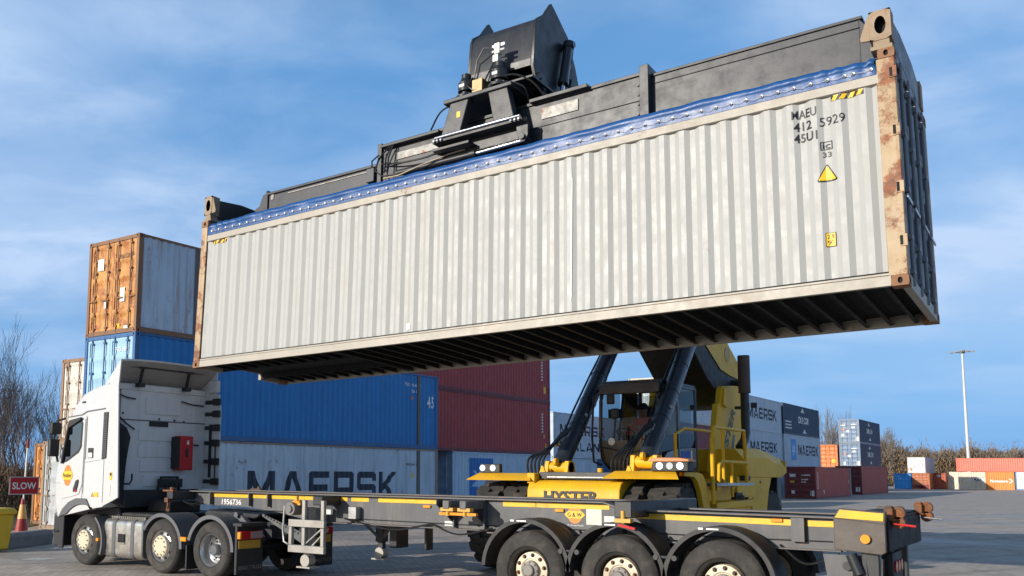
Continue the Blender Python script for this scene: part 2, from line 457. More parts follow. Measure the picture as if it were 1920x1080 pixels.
# --- nearest stack, beside the lorry
tA = 'nearest stack beside the white lorry'
c = container('grey container with large dark lettering, lowest of the stack behind the lorry', -22.1, 16.35, 0, 15.25, 2.835, side=(0.467, 0.561, 0.655), frame=(.26, .20, .15), rust=.06, dirt=.5, phase=.1, posts=[13.9],
   texts=[(MK, 4.55, .75, 7.95, 1.15, M_letnavy), (glyphs('MWCU 041 203'), 13.1, 2.15, .8, .1, M_letter), (([(0, 0), (1, 0), (.5, 1)], [(0, 1, 2)]), 13.4, 1.7, .26, .25, M_stick_y, 'sticker')])
blueL = mat('logo_blue', (.02, .16, .46), .5)
c2 = container('bright blue container marked 45, in the middle of the tall stack behind the lorry', -22.1, 16.35, 2.84, 15.25, 3.035, side=BLUE, door=(.32, .52, .66), frame=(.03, .12, .30), phase=.1, posts=[2.4, 13.9], rust=.0, dirt=.25, dirtcol=(.02, .06, .14),
   texts=[(glyphs('45', .02), 14.5, 1.68, .50, .50, M_letwhite), (glyphs('PSO 6669 0'), 12.95, 2.5, 1.1, .13, M_letwhite), (glyphs('561'), 13.4, 2.25, .35, .12, M_letwhite), (rect(), 13.4, 1.95, .12, .16, M_stick_o, 'sticker')])
c3 = container('rust streaked container with orange brown doors, on top of the tall stack behind the lorry', -22.1, 16.35, 5.88, 12.3, 2.91, side=(0.467, 0.561, 0.655), door=(.56, .27, .07), frame=(.20, .10, .045), rust=.10, doorrust=.60, dirt=.9, phase=.1, posts=[2.2],
   dirtcol=(.30, .10, .02))
for y, z, w, h in ((2.0, 2.0, .30, .36), (.85, .95, .22, .42), (1.62, .82, .16, .2), (.62, .12, .2, .10)):
    doortext(c3, rect(), y, z, w, h, M_stick_w, 'sticker')
doortext(c3, rect(), 1.05, .18, .24, .12, M_stick_y, 'sticker')
doortext(c3, glyphs('MSKU 228 154'), .98, 2.25, .72, .14, M_letter)
doortext(c2, glyphs('PSO 6669'), .95, 2.5, .62, .14, M_letwhite)
c = container('grey container with dull grey doors standing left of the lorry cab', -24.96, 16.9, 0, 12.19, 2.79, side=(.33, .36, .38), door=(.42, .44, .45), frame=(.30, .22, .15), rust=.12, dirt=.5)
c = container('dirty white container on the second level left of the stack behind the lorry', -25.06, 17.5, 2.80, 12.19, 2.72, side=(.6, .6, .57), door=(.62, .60, .54), frame=(.26, .15, .08), rust=.1, doorrust=.3, dirt=.6, dirtcol=(.35, .17, .06))
c = container('orange container just showing at the far left behind the slow sign', -27.6, 18.2, 0, 12.19, 2.8, side=(.6, .22, .04), door=(.66, .27, .06), frame=(.25, .12, .05), rust=.2, dirt=.5)
# --- dark red stack in the middle
kw = dict(side=MAROON, frame=(.15, .02, .03), dirt=.2, phase=.07, dirtcol=(.10, .03, .03), pitch=.2775)
c = container('grey blue container with a blue square star panel, under the two dark red ones', -24.3, 35.95, 0, 9.65, 2.885, side=(0.421, 0.545, 0.669), rust=.03, dirt=.3,
   texts=[(rect(), 1.45, .4, 2.2, 2.2, blueL, 'logo_panel'), (star(), 1.65, .6, 1.8, 1.8, mat('star_blue', (.42, .60, .80), .5), 'logo_star')])
c = container('dark blue container end in the gap under the two dark red ones', -25.3, 31.95, 0, 1.93+8, 2.86, side=(.015, .055, .13), dirt=.3)
c = container('dark red ribbed container, middle one of the three beside the blue stack', -24.3, 31.95, 2.89, 13.65, 2.85, texts=[(rect(), 13.1, .35, .12, .28, M_stick_y, 'sticker'), (rect(), 12.95, .9, .12, .2, M_stick_y, 'sticker')]+[(rect(), 12.75+.0, 1.2+.16*i, .10, .09, M_stick_w, 'marking') for i in range(7)], **kw)
c = container('dark red ribbed container on top of the other dark red one', -24.3, 31.95, 5.745, 13.65, 2.86, texts=[(rect(), 13.0, .5, .22, .38, M_stick_y, 'sticker'), (star(4, .35), .5, .6, .7, .7, M_stick_w, 'logo')]+[(rect(), 12.75, 1.2+.16*i, .10, .09, M_stick_w, 'marking') for i in range(7)], **kw)
# --- two-level stack behind the lifting arm
c = container('grey container with two lines of dark lettering, behind the left lifting ram', -26.5, 50.1, 2.84, 12.19, 2.79, side=(0.436, 0.529, 0.623), dirt=.4, rust=.02, phase=.05,
   texts=[(MK, .9, 1.45, 6.5, .64, M_letnavy), (SEA, .6, .45, 6.9, .55, M_letnavy)])
c = container('pale grey short container under the one with two lines of lettering', -26.5, 50.1, 0, 6.06, 2.82, side=(0.421, 0.529, 0.655), dirt=.35)
c = container('blue short container on the ground behind the operator cab', -26.5, 56.3, 0, 6.06, 2.82, side=(.015, .09, .24), dirt=.3)
# --- long row of grey containers
R1 = 'long row of stacked containers behind the yellow machine'
c = container('grey container lowest in its stack, behind the yellow machine access ladder', -23.3, 59.7, 0, 13.7, 2.75, side=(0.421, 0.529, 0.655), dirt=.3, group=R1)
c = container('dark red container between two grey ones, behind the operator cab', -23.3, 59.7, 2.76, 13.7, 2.74, side=(.20, .03, .04), dirt=.3, group=R1)
c = container('white ended container on top of the stack directly behind the operator cab', -23.3, 59.7, 5.51, 13.7, 2.9, side=(0.513, 0.591, 0.655), door=(.70, .72, .70), frame=(.55, .50, .40), dirt=.35, rust=.03, group=R1)
c = container('grey container behind the yellow counterweight, lowest of its three-high stack', -23.3, 74.9, 0, 13.7, 2.75, side=(0.421, 0.529, 0.655), dirt=.3, group=R1)
c = container('grey container with dark lettering half hidden by the counterweight, second level', -23.3, 74.9, 2.76, 13.7, 2.9, side=(0.451, 0.545, 0.639), dirt=.3, group=R1,
   texts=[(MK, 4.1, 1.1, 8.0, .9, M_letnavy), (star(), 1.0, .6, 1.8, 1.8, mat('star_pale', (.30, .52, .80), .5), 'logo_star')])
c = container('grey container with dark lettering, topmost right of the exhaust stack', -23.3, 74.9, 5.67, 13.7, 2.9, side=(0.467, 0.553, 0.639), dirt=.3, rust=.02, group=R1, texts=[(MK, 3.7, 1.05, 8.6, .98, M_letnavy)])
c = container('grey container with pale blue logo panel beside its lettering, right of the counterweight', -23.3, 89.3, 2.76, 13.7, 2.95, side=(0.467, 0.553, 0.639), dirt=.3, group=R1,
   texts=[(MK, 5.0, 1.05, 7.9, 1.0, M_letnavy), (rect(), 2.4, .55, 1.8, 2.0, mat('panel_blue', (.10, .32, .72), .5), 'logo_panel'), (star(), 2.6, .85, 1.4, 1.4, mat('star_light', (.45, .65, .9), .5), 'logo_star')])
c = container('grey container low at the right end, behind the dark red one with doors', -23.3, 89.3, 0, 13.7, 2.75, side=(0.421, 0.529, 0.655), dirt=.3, group=R1)
def cma(x0, z0, s):
    return [(glyphs('CMA CGM', .04), x0, z0, 3.6*s, .62*s, M_letwhite), (star(3, .45), x0+.9*s, z0+1.0*s, 1.4*s, .42*s, M_letwhite, 'logo'), (star(3, .45), x0+1.4*s, z0-.85*s, 1.4*s, .42*s, M_letwhite, 'logo')]
c = container('navy blue container with white lettering on top at the right end of the row', -23.3, 89.3, 5.72, 13.7, 2.9, side=NAVY, frame=(.02, .05, .10), dirt=.2, dirtcol=(.03, .06, .1), group=R1,
   texts=cma(5.4, 1.2, 1.1)+[(rect(), .8, .55+.3*i, 2.2, .13, M_stick_w, 'marking') for i in range(3)])
# --- single dark red boxes in front of the far row
R2 = 'containers at the far end of the yard'
c = container('dark red container on the ground with its doors facing us, right of the counterweight', -18.35, 79.2, 0, 12.8, 2.58, W=2.4, side=(.46, .07, .045), door=(.16, .02, .02), frame=(.18, .025, .025), dirt=.3, group=R2,
   texts=[(rect(), .8, .8+.2*i, .12, .12, M_stick_w, 'marking') for i in range(7)]+[(star(4), 2.6, .35, .4, .4, M_stick_w, 'logo'), (rect(), 12.2, 1.2, .2, .3, M_stick_y, 'sticker')])
doortext(c, glyphs('tex', .05), 2.05, 1.75, .55, .3, M_letwhite)
for y, z, w, h, m in ((2.05, 1.3, .4, .13, M_stick_y), (.45, .22, .3, .45, M_stick_w), (1.1, 1.85, .7, .09, M_stick_w), (1.9, .4, .25, .25, M_stick_w), (1.1, 1.5, .5, .08, M_stick_w), (1.1, 1.3, .35, .08, M_stick_w)):
    doortext(c, rect(), y, z, w, h, m, 'sticker')
c = container('narrow showing pale grey container between the two dark red ones', -19.95, 97.5, 0, 12.19, 2.62, side=(0.467, 0.561, 0.655), dirt=.3, group=R2)
c = container('second dark red container further back, under the navy ones', -19.0, 100.6, 0, 14.0, 2.85, W=2.4, side=(.44, .065, .045), door=(.15, .02, .02), frame=(.17, .025, .025), dirt=.3, group=R2)
doortext(c, rect(), .6, .3, .4, .45, M_stick_w, 'sticker')
c = container('navy container with white lettering, lower of the two with bright doors', -23.26, 123, 2.92, 13.3, 2.92, W=2.35, side=NAVY, door=(.16, .24, .36), frame=(.20, .25, .32), dirt=.3, group=R2, texts=cma(4.5, 1.3, 1.0))
for y, z, w, h, m in ((.45, .2, .35, .55, M_stick_w), (2.0, .25, .3, .4, M_stick_w), (1.9, 1.5, .25, .2, M_stick_o), (1.4, 1.2, .3, .3, M_stick_w), (1.0, 2.2, .7, .12, M_stick_w), (.9, 1.8, .4, .2, M_stick_w)): doortext(c, rect(), y, z, w, h, m, 'sticker')
c = container('navy container with white lettering, upper of the two with bright doors', -23.26, 123, 5.86, 13.3, 2.92, W=2.35, side=NAVY, door=(.18, .26, .38), frame=(.22, .27, .34), dirt=.3, group=R2, texts=cma(4.5, 1.3, 1.0))
for y, z, w, h, m in ((.45, .25, .35, .5, M_stick_w), (2.1, .8, .4, .35, M_stick_w), (1.95, 1.55, .25, .2, M_stick_o), (1.5, 1.3, .35, .3, M_stick_w), (1.0, 2.2, .7, .12, M_stick_w), (.9, 1.8, .4, .2, M_stick_w), (2.1, 2.1, .5, .14, M_stick_w)): doortext(c, rect(), y, z, w, h, m, 'sticker')
c = container('dark container on the ground carrying the two navy ones', -23.26, 123, 0, 13.3, 2.9, W=2.35, side=(.16, .02, .03), dirt=.3, group=R2)
c = container('orange red container with yellow sticker, left of the navy ones with bright doors', -27.3, 130, 2.95, 12.19, 2.95, side=(.5, .12, .03), door=(.66, .20, .05), frame=(.55, .18, .05), dirt=.4, group=R2, rust=.05)
doortext(c, rect(), .75, .55, .5, .55, M_stick_y, 'sticker')
c = container('plain grey container under the orange red one', -27.3, 130, 0, 12.19, 2.93, side=(.3, .3, .3), dirt=.3, group=R2)
# --- far group by the lamp mast
R3 = 'low containers by the scrub'
c = container('bright blue container, leftmost of the low row by the scrub', -22.1, 152, 0, 6.06, 2.25, W=2.25, side=(.03, .25, .60), door=(.05, .33, .75), dirt=.2, group=R3, pitch=.2775)
doortext(c, star(4), 1.55, 1.35, .3, .3, M_letwhite, 'logo')
c = container('orange brown container with dark lower half, under the white one by the scrub', -19.75, 152, 0, 6.06, 2.3, W=2.25, side=(.45, .14, .05), door=(.50, .17, .07), rust=.2, dirt=.4, group=R3)
doortext(c, rect(), 2.2, .05, 2.15, .62, mat('band_maroon', (.20, .02, .03), .5), 'paint_band'); doortext(c, glyphs('TEX', .06), 1.55, .2, .9, .28, M_stick_w)
c = container('red container with round white mark, rightmost of the low row by the scrub', -18.15, 156, 0, 6.06, 2.35, W=1.7, side=(.35, .06, .03), door=(.48, .11, .05), dirt=.3, group=R3)
doortext(c, disc(), 1.2, 1.75, .55, .35, M_letwhite, 'logo')
c = container('white container stacked on the orange brown one by the scrub', -20.25, 152.3, 2.32, 9.5, 2.3, W=2.3, side=(0.475, 0.528, 0.581), door=(.80, .80, .78), frame=(.6, .6, .58), dirt=.2, group=R3)
doortext(c, disc(), 2.05, .35, .4, .4, M_stick_o, 'sticker')
# long sides facing us on the far right (local x along world X)
c = container('pale beige long container with a small sign, at the far right below the coral one', -18.3, 158, 0, 4.95, 2.55, side=(.74, .66, .50), dirt=.4, rot=0, group=R3, texts=[(rect(), 3.2, 1.1, 1.7, .7, mat('sign_grey', (.35, .37, .38), .5), 'sign_board'), (rect(), 3.3, 1.2, 1.5, .5, M_letwhite, 'sign_face'), (glyphs('FLEX', .05), 3.45, 1.26, 1.1, .36, M_letter)])
c = container('orange container with white arrow lettering at the far right', -13.3, 158, 0, 3.45, 2.6, side=(.72, .25, .05), dirt=.5, dirtcol=(.55, .10, .06), rot=0, group=R3, texts=[(glyphs('Novastore', .04), .5, 1.05, 2.2, .42, M_letwhite), (([(0, 0), (.35, 0), (1, .5), (.35, 1), (0, 1), (.6, .5)], [(0, 1, 2, 5), (5, 2, 3, 4)]), 2.75, .95, .6, .65, M_letwhite, 'logo_arrow')])
c = container('white blue edged container at the right edge of the view', -9.75, 158, 0, 6.06, 2.6, side=(.78, .80, .80), frame=(.08, .2, .42), dirt=.15, rot=0, group=R3)
c = container('long coral red container lying on top at the far right', -17.0, 158.2, 2.62, 13.7, 1.95, side=(.85, .19, .13), dirt=.12, dirtcol=(.5, .12, .08), rot=0, group=R3, frame=(.7, .16, .10))
# ------------------------------------------------------------------ lifted open-top container
LM = Matrix(((.99984, -.00065, -.01764, -13.787), (.00159, .99857, .05353, 11.534), (.01758, -.05355, .99841, 3.843), (0, 0, 0, 1)))
L, W, H = 12.192, 2.438, 2.896
M_side = mat('container_pale_grey', (.37, .374, .36), .5, var=.02, dirt=.13, dcol=(.34, .27, .18), streak=True, scale=.8, rust=-.17, rscale=1.6)
M_frame = mat('container_frame_beige', (.375, .345, .29), .5, var=.06, dirt=.35, dcol=(.30, .19, .10), rust=.05)
M_post = mat('container_post_rusty', (.44, .325, .195), .6, var=.18, dirt=1., dcol=(.28, .12, .035), rust=.56, rscale=1.3, rcol=(.18, .06, .02), streak=True, bump=.3)
M_cast = mat('casting_rusty', (.26, .135, .07), .75, dirt=.5, dcol=(.14, .05, .02), rust=.35, bump=.3)
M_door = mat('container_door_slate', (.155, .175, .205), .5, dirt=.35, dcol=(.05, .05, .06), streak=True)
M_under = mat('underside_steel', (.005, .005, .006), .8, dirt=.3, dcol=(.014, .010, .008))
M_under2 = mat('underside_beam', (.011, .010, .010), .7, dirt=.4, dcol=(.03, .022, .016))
CT = thing('open_top_container', 'long pale grey ribbed container with blue tarpaulin roof, hanging from the black lifting frame', 'container', None, None, LM)
PH = 8.286-.1045+PITCH*0            # grey flank centred at 8.286
zr0, zr1 = 2.475, 2.605
RD = .033
def dented_wall(y, inward, seed):
    rng = random.Random(seed); pts = corr_pts(.19, 12.01, PH, RD); rows = 9; mb = MB(); z0, z1 = .15, zr0+.03
    bumps = [(rng.uniform(.5, 11.7), rng.uniform(.3, 2.2), rng.uniform(.12, .45), rng.uniform(.001, .0045)) for _ in range(34)]
    rg = []
    for k in range(rows):
        z = z0+(z1-z0)*k/(rows-1); e = math.sin(PI*k/(rows-1)); r = []
        for s, d in pts:
            q = e*(.003+.002*math.sin(s*.83)+.0006*math.sin(s*2.9+z)); 
            for bx_, bz_, br_, ba_ in bumps: q += e*ba_*math.exp(-((s-bx_)**2+(z-bz_)**2)/br_**2)
            r.append((s+e*.0012*math.sin(s*17+k), y+inward*(d+q), z))
        rg.append(r)
    return mb.loft(rg, closed=False)
Y0 = .022
dented_wall(Y0, 1, 4).build('side_wall', M_side, CT, ang=18)
dented_wall(W-Y0, -1, 9).build('side_wall', M_side, CT, ang=18)
mb = MB(); wall_y(mb, .13, W-.13, .03, 1, .12, 2.78, .1, .045, .25); mb.build('end_wall', M_side, CT, ang=25)
for y, s in ((0, 1), (W, -1)):
    MB().box(.178, 12.014, min(y, y+s*.07), max(y, y+s*.07), zr0, zr1).build('top_rail', M_frame, CT, bevel=.006)
    mb = MB(); a, b = min(y, y+s*.055), max(y, y+s*.055)
    mb.box(.178, 12.014, a, b, .002, .122); mb.box(.178, 12.014, a+.004*s if s > 0 else a, b if s > 0 else b-.004, .128, .156)
    mb.box(.178, 12.014, y+s*.014 if s > 0 else y-.05, y+.05 if s > 0 else y-.014, .122, .128)
    mb.build('bottom_rail', M_frame, CT, bevel=.004)
for y in (.004, W-.02):
    MB().box(.178, 12.014, y, y+.016, .1565, .172).build('rail_gap', M_dark, CT)
for ix, xx in ((0, 0), (1, L-.168)):
    for iy, yy in ((0, 0), (1, W-.13)):
        w = .205 if ix else .165
        x0 = xx if ix == 0 else L-w
        MB().box(x0+.001, x0+w-.001, yy+.001, yy+.129, .118, H-.118).build('corner_post', M_post, CT, bevel=.008)
        for iz in (0, 1): casting(L, W, H, ix, iy, iz).build('corner_casting', [M_cast, M_dark], CT)
# lashing slots and hinge lugs on the right hand post
for z in (2.58, 1.86, 1.16, .52):
    mb = MB(); mb.box(L-.062, L+.014, -.010, .02, z-.07, z+.07); mb.box(L-.060, L-.03, -.014, -.009, z-.055, z+.055, 1)
    mb.build('hinge_lug', [M_post, M_dark], CT)
# door end (right)
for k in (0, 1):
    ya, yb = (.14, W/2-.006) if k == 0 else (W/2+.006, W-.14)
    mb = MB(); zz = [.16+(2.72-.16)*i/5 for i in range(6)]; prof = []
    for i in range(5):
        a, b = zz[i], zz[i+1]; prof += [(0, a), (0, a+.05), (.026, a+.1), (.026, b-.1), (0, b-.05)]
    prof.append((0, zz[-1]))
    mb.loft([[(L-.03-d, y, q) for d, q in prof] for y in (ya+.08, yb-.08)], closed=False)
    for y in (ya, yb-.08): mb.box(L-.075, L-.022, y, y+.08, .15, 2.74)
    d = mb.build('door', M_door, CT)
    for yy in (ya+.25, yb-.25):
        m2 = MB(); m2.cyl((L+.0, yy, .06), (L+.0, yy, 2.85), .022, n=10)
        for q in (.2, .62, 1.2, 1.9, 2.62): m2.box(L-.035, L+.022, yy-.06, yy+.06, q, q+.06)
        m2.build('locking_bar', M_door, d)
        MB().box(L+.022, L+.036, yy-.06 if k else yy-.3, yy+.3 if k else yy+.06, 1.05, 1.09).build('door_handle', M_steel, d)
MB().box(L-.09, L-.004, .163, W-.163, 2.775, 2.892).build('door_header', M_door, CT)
MB().box(L-.09, L-.004, .163, W-.163, .004, .15).build('door_sill', M_frame, CT)
# front end: header and sill with the gooseneck notch
MB().box(.004, .08, .163, W-.163, 2.60, 2.86).build('end_header', M_frame, CT)
mb = MB(); mb.box(.004, .08, .163, .72, .004, .15); mb.box(.004, .08, 1.72, W-.163, .004, .15); mb.box(.005, .08, .72, 1.72, .13, .15)
mb.prism([(.163, .004), (.34, .004), (.163, .13)], 'x', -.004, .004); mb.prism([(W-.163, .004), (W-.34, .004), (W-.163, .13)], 'x', -.004, .004)
mb.build('end_sill', M_frame, CT)
# underside: plywood floor, cross members, gooseneck tunnel
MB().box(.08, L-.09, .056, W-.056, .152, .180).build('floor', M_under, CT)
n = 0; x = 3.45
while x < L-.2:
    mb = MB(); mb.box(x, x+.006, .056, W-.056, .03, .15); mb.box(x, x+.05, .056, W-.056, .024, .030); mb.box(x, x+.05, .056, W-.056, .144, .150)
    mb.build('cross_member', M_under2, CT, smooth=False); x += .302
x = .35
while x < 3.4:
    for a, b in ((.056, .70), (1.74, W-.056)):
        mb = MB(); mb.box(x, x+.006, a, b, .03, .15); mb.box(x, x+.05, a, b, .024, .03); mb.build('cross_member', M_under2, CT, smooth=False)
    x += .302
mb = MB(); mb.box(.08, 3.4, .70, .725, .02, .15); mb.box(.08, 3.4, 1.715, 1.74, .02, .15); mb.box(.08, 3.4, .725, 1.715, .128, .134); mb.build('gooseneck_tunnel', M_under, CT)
# tarpaulin: two long skirts and a roof sheet over bows, wrinkled at the ends
def tarp_mesh():
    mb = MB(); rng = random.Random(3); rings = []
    xs = [.19+(11.99-.19)*i/220 for i in range(221)]
    for x in xs:
        e = min(x-.19, 11.99-x); k = math.exp(-e/.55)
        sag = .005*math.sin(x*2*PI/1.21)+.003*math.sin(x*2*PI/.47+1.3)+.006*math.sin(x*.9)
        w1 = k*.034*math.sin(x*34+.7)+k*.020*math.sin(x*71)+.005*math.sin(x*8.3)*math.sin(x*1.7)
        pts = []
        for q, (y, z) in enumerate(((-.006, 2.590), (-.016, 2.66), (-.014-.006*math.sin(x*5), 2.705), (-.022, 2.725), (-.034, 2.745), (-.028, 2.78), (.012, 2.825), (.07, 2.845), (.30, 2.855), (.8, 2.86), (W/2, 2.862))):
            f = min(1, q/4)
            pts.append((x+.012*f*math.sin(z*40+x*9)*k, y+f*w1-.010*f*math.sin(x*11+z*9)*.5, z+(sag if q > 3 else sag*.15*q)*f-k*.02*f))
        full = pts+[(p[0], W-p[1], p[2]) for p in reversed(pts[:-1])]
        rings.append(full)
    mb.loft(rings, closed=False)
    return mb
TP = tarp_mesh().build('tarpaulin', M_tarp, CT, ang=80)
xe = 11.94; k = 0
mr = MB(); prev = None
while xe > .25:
    mb = MB(); z = 2.655
    c = Vector((xe, -.0235, z))
    rg = []
    for i in range(12):
        a = 2*PI*i/12; d = Vector((math.cos(a), 0, math.sin(a)))
        rg.append([c+d*.013+Vector((0, -.006, 0)), c+d*.0215+Vector((0, -.008, 0)), c+d*.024+Vector((0, .002, 0))])
    rg.append(rg[0])
    mb.loft(rg, closed=False); mb.add([c+Vector((math.cos(2*PI*i/12)*.015, .001, math.sin(2*PI*i/12)*.021)) for i in range(12)], [tuple(range(12))], 1)
    mb.build('eyelet', [M_steel, M_dark], TP)
    if prev is not None:
        mr.tube([prev+Vector((0, -.010, 0)), (prev+c)/2+Vector((0, -.016, -.020+.008*math.sin(k*2.1))), c+Vector((0, -.010, 0))], .003, n=5)
    prev = c; k += 1; xe -= .0975 if k in (2, ) else .195
mr.build('rope', M_rope, TP)
# markings on the side
def mark(name, g, x, z, w, h, m, lift=.004):
    lift += .002
    return letters(name, g, (x, Y0, z), (1, 0, 0), (0, 0, 1), w, h, m, CT, off=lambda s: corr_off(PH, RD)(x+s), cuts=corr_cuts(x, w, PH), lift=lift)
mark('lettering', glyphs('MAEU', .012), 11.01, 2.265, .29, .115, M_letter)
mark('lettering', glyphs('412', .012), 11.03, 2.105, .21, .115, M_letter); mark('lettering', glyphs('5929' ), 11.33, 2.105, .29, .115, M_letter)
mark('lettering', glyphs('45U1', .012), 11.03, 1.955, .27, .115, M_letter)
fr = [(0, 0), (1, 0), (1, 1), (0, 1), (.07, .07), (.93, .07), (.93, .93), (.07, .93)]
mark('marking', (fr, [(0, 1, 5, 4), (1, 2, 6, 5), (2, 3, 7, 6), (3, 0, 4, 7)]), 11.325, 1.80, .135, .105, M_letter)
mark('lettering', glyphs('ic', .012), 11.35, 1.815, .085, .075, M_letter); mark('lettering', glyphs('33'), 11.345, 1.705, .10, .065, M_letter)
mark('sticker', ([(.04, 0), (.96, 0), (1, .07), (.54, .97), (.46, .97), (0, .07)], [tuple(range(6))]), 11.275, 1.395, .225, .215, M_letter)
mark('sticker', ([(.04, 0), (.96, 0), (1, .05), (.53, .97), (.47, .97), (0, .05)], [tuple(range(6))]), 11.293, 1.410, .189, .178, M_stick_y, lift=.008)
mark('sticker', rect(), 11.335, .575, .115, .175, M_letter); mark('sticker', rect(), 11.343, .583, .099, .159, M_stick_y, lift=.008)
mark('lettering', glyphs('2.9'), 11.355, .675, .075, .05, M_letter, lift=.012); mark('lettering', glyphs("9'"), 11.355, .60, .06, .055, M_letter, lift=.012)
for x0, w in ((11.47, .37), (.30, .42)):
    mark('hazard_stripe', rect(), x0, 2.40, w, .062, M_letter)
    for i in range(4):
        a = (i+.05)/4; mark('hazard_stripe', ([(a, 0), (a+.14, 0), (a+.24, 1), (a+.10, 1)], [(0, 1, 2, 3)]), x0+a*w, 2.40, .24*w, .062, M_stick_y, lift=.008)
mark('sticker', rect(), 5.05, .22, .10, .10, M_stick_w); mark('paint_smear', ([(0, 0), (.5, .05), (1, .9), (.7, 1), (.2, .6)], [(0, 1, 2, 3, 4)]), 7.96, .3, .035, 2.0, mat('scrape_white', (.72, .72, .70), .5))

# ------------------------------------------------------------------ spreader frame
SP = thing('container_spreader', 'long black lifting frame with tilting rotator, clamped on the hanging open top container', 'spreader', None, None, LM @ Matrix.Translation((0, 0, 0)))
M_sp = mat('spreader_charcoal', (.022, .025, .031), .42, var=.08, dirt=.4, dcol=(.075, .07, .065), streak=True, bump=.05, rust=-.2, rscale=3., rcol=(.12, .10, .09))
M_spd = mat('spreader_black', (.013, .015, .018), .4, dirt=.3, dcol=(.07, .065, .06))
M_sprust = mat('twistlock_head_worn', (.30, .22, .14), .65, dirt=.6, dcol=(.10, .06, .03), rust=.25, bump=.3)
M_wear = mat('wear_strip', (.26, .255, .24), .5, metal=.3, dirt=1., dcol=(.08, .07, .05), rust=.2, scale=2)
# telescopic beams
mb = MB(); mb.box(.62, 5.2, 1.12, 1.62, 3.12, 3.70); mb.box(.60, .66, 1.08, 1.66, 3.10, 3.76); mb.box(.64, 5.2, 1.08, 1.66, 3.66, 3.715); mb.build('telescopic_beam', M_sp, SP, bevel=.012, seg=2)
mb = MB(); mb.box(7.5, 11.72, .80, 1.10, 3.10, 3.775); mb.box(7.5, 11.75, .775, 1.12, 3.772, 3.815); mb.box(7.5, 11.72, .776, 1.12, 3.085, 3.125); mb.box(7.5, 11.72, .785, .80, 3.655, 3.668); mb.build('telescopic_beam', M_sp, SP, bevel=.008, seg=2)
mb = MB(); mb.box(1.2, 3.8, 1.105, 1.118, 3.60, 3.62); mb.box(.72, .80, 1.105, 1.118, 3.55, 3.67); mb.build('reflective_strip', M_wear, SP)
# end beams with twistlock heads
for ix in (0, 1):
    xa, xb = (.055, .235) if ix == 0 else (L-.235, L-.02)
    mb = MB()
    mb.prism([(.20, 3.0), (W-.20, 3.0), (W-.20, 3.34), (1.7, 3.44), (.8, 3.44), (.20, 3.36)], 'x', xa, xb-.01)
    e = mb.build('end_beam', M_spd, SP, bevel=.012)
    for iy in (0, 1):
        mb = MB(); s = 1 if iy == 0 else -1
        yf = .0 if iy == 0 else W
        yA, yB = (yf, yf+.20) if iy == 0 else (yf-.20, yf)
        za, zb = 3.02, 3.40
        if iy == 0: mb.frame((xa-.012, yf, za), (1, 0, 0), (0, 0, 1), xb-xa+.02, zb-za, .062, .115, .14)
        else: mb.frame((xb+.008, yf, za), (-1, 0, 0), (0, 0, 1), xb-xa+.02, zb-za, .062, .115, .14)
        p = [(xa-.012, yA), (xb+.008, yA), (xb+.008, yB), (xa-.012, yB)]
        mb.add([(a, b, za) for a, b in p]+[(a, b, zb) for a, b in p], [(0, 1, 2, 3), (4, 5, 6, 7), (0, 4, 7, 3), (1, 5, 6, 2), ((2, 3, 7, 6) if iy == 0 else (0, 1, 5, 4))])
        mb.box(xa+.02, xb-.02, yA+.01, yB-.01, 2.95, za); mb.box(xa-.01, xb+.008, yA-.004, yB+.004, 2.90, 2.945)
        mb.build('twistlock_head', [M_sprust, M_dark], e, bevel=0)
        lx = xb+.008 if ix == 0 else xa-.012; d = 1 if ix == 0 else -1
        mb = MB(); mb.prism([(lx, 3.36), (lx+d*.02, 3.36), (lx+d*.11, 3.09), (lx+d*.10, 3.05), (lx, 3.04)], 'y', yA+.01 if iy == 0 else yB-.04, yA+.04 if iy == 0 else yB-.01)
        mb.build('lug', M_sprust, e, bevel=.004)
# sloping gusset between end beam and telescopic beams
mb = MB(); mb.prism([(.22, 3.05), (.62, 3.12), (.62, 3.72), (.50, 3.70), (.40, 3.48), (.22, 3.40)], 'y', 1.10, 1.64); mb.build('beam_gusset', M_sp, SP, bevel=.01)
mb = MB(); mb.prism([(L-.22, 3.05), (11.7, 3.10), (11.7, 3.80), (L-.22, 3.42)], 'y', .79, 1.11); mb.build('beam_gusset', M_sp, SP, bevel=.01)
# main outer beam
mb = MB(); mb.box(3.86, 8.82, .72, 2.02, 3.10, 3.80); mb.box(3.86, 8.82, .69, 2.05, 3.79, 3.845); mb.box(3.86, 8.82, .69, 2.05, 3.06, 3.105)
mb.box(8.76, 8.90, .66, 2.08, 3.05, 3.93); mb.box(3.83, 3.92, .67, 2.07, 3.05, 3.86); mb.box(3.9, 8.76, .706, .72, 3.40, 3.412)
MBm = mb.build('main_beam', M_sp, SP, bevel=.01, seg=2)
mb = MB(); mb.box(4.25, 5.35, .700, .722, 3.49, 3.62); mb.build('wear_strip', M_wear, SP)
mb = MB(); mb.box(6.15, 6.85, .700, .722, 3.50, 3.63); mb.build('wear_strip', M_wear, SP)
mb = MB(); mb.box(7.12, 7.75, .700, .722, 3.52, 3.70); mb.build('wear_strip', M_wear, SP)
mb = MB(); mb.box(3.95, 5.2, .60, .72, 3.74, 3.79); mb.build('slide_rail', M_spd, SP, bevel=.006); mb = MB(); mb.box(6.95, 7.95, .60, .74, 3.80, 3.86); mb.build('slide_rail', M_spd, SP, bevel=.006)
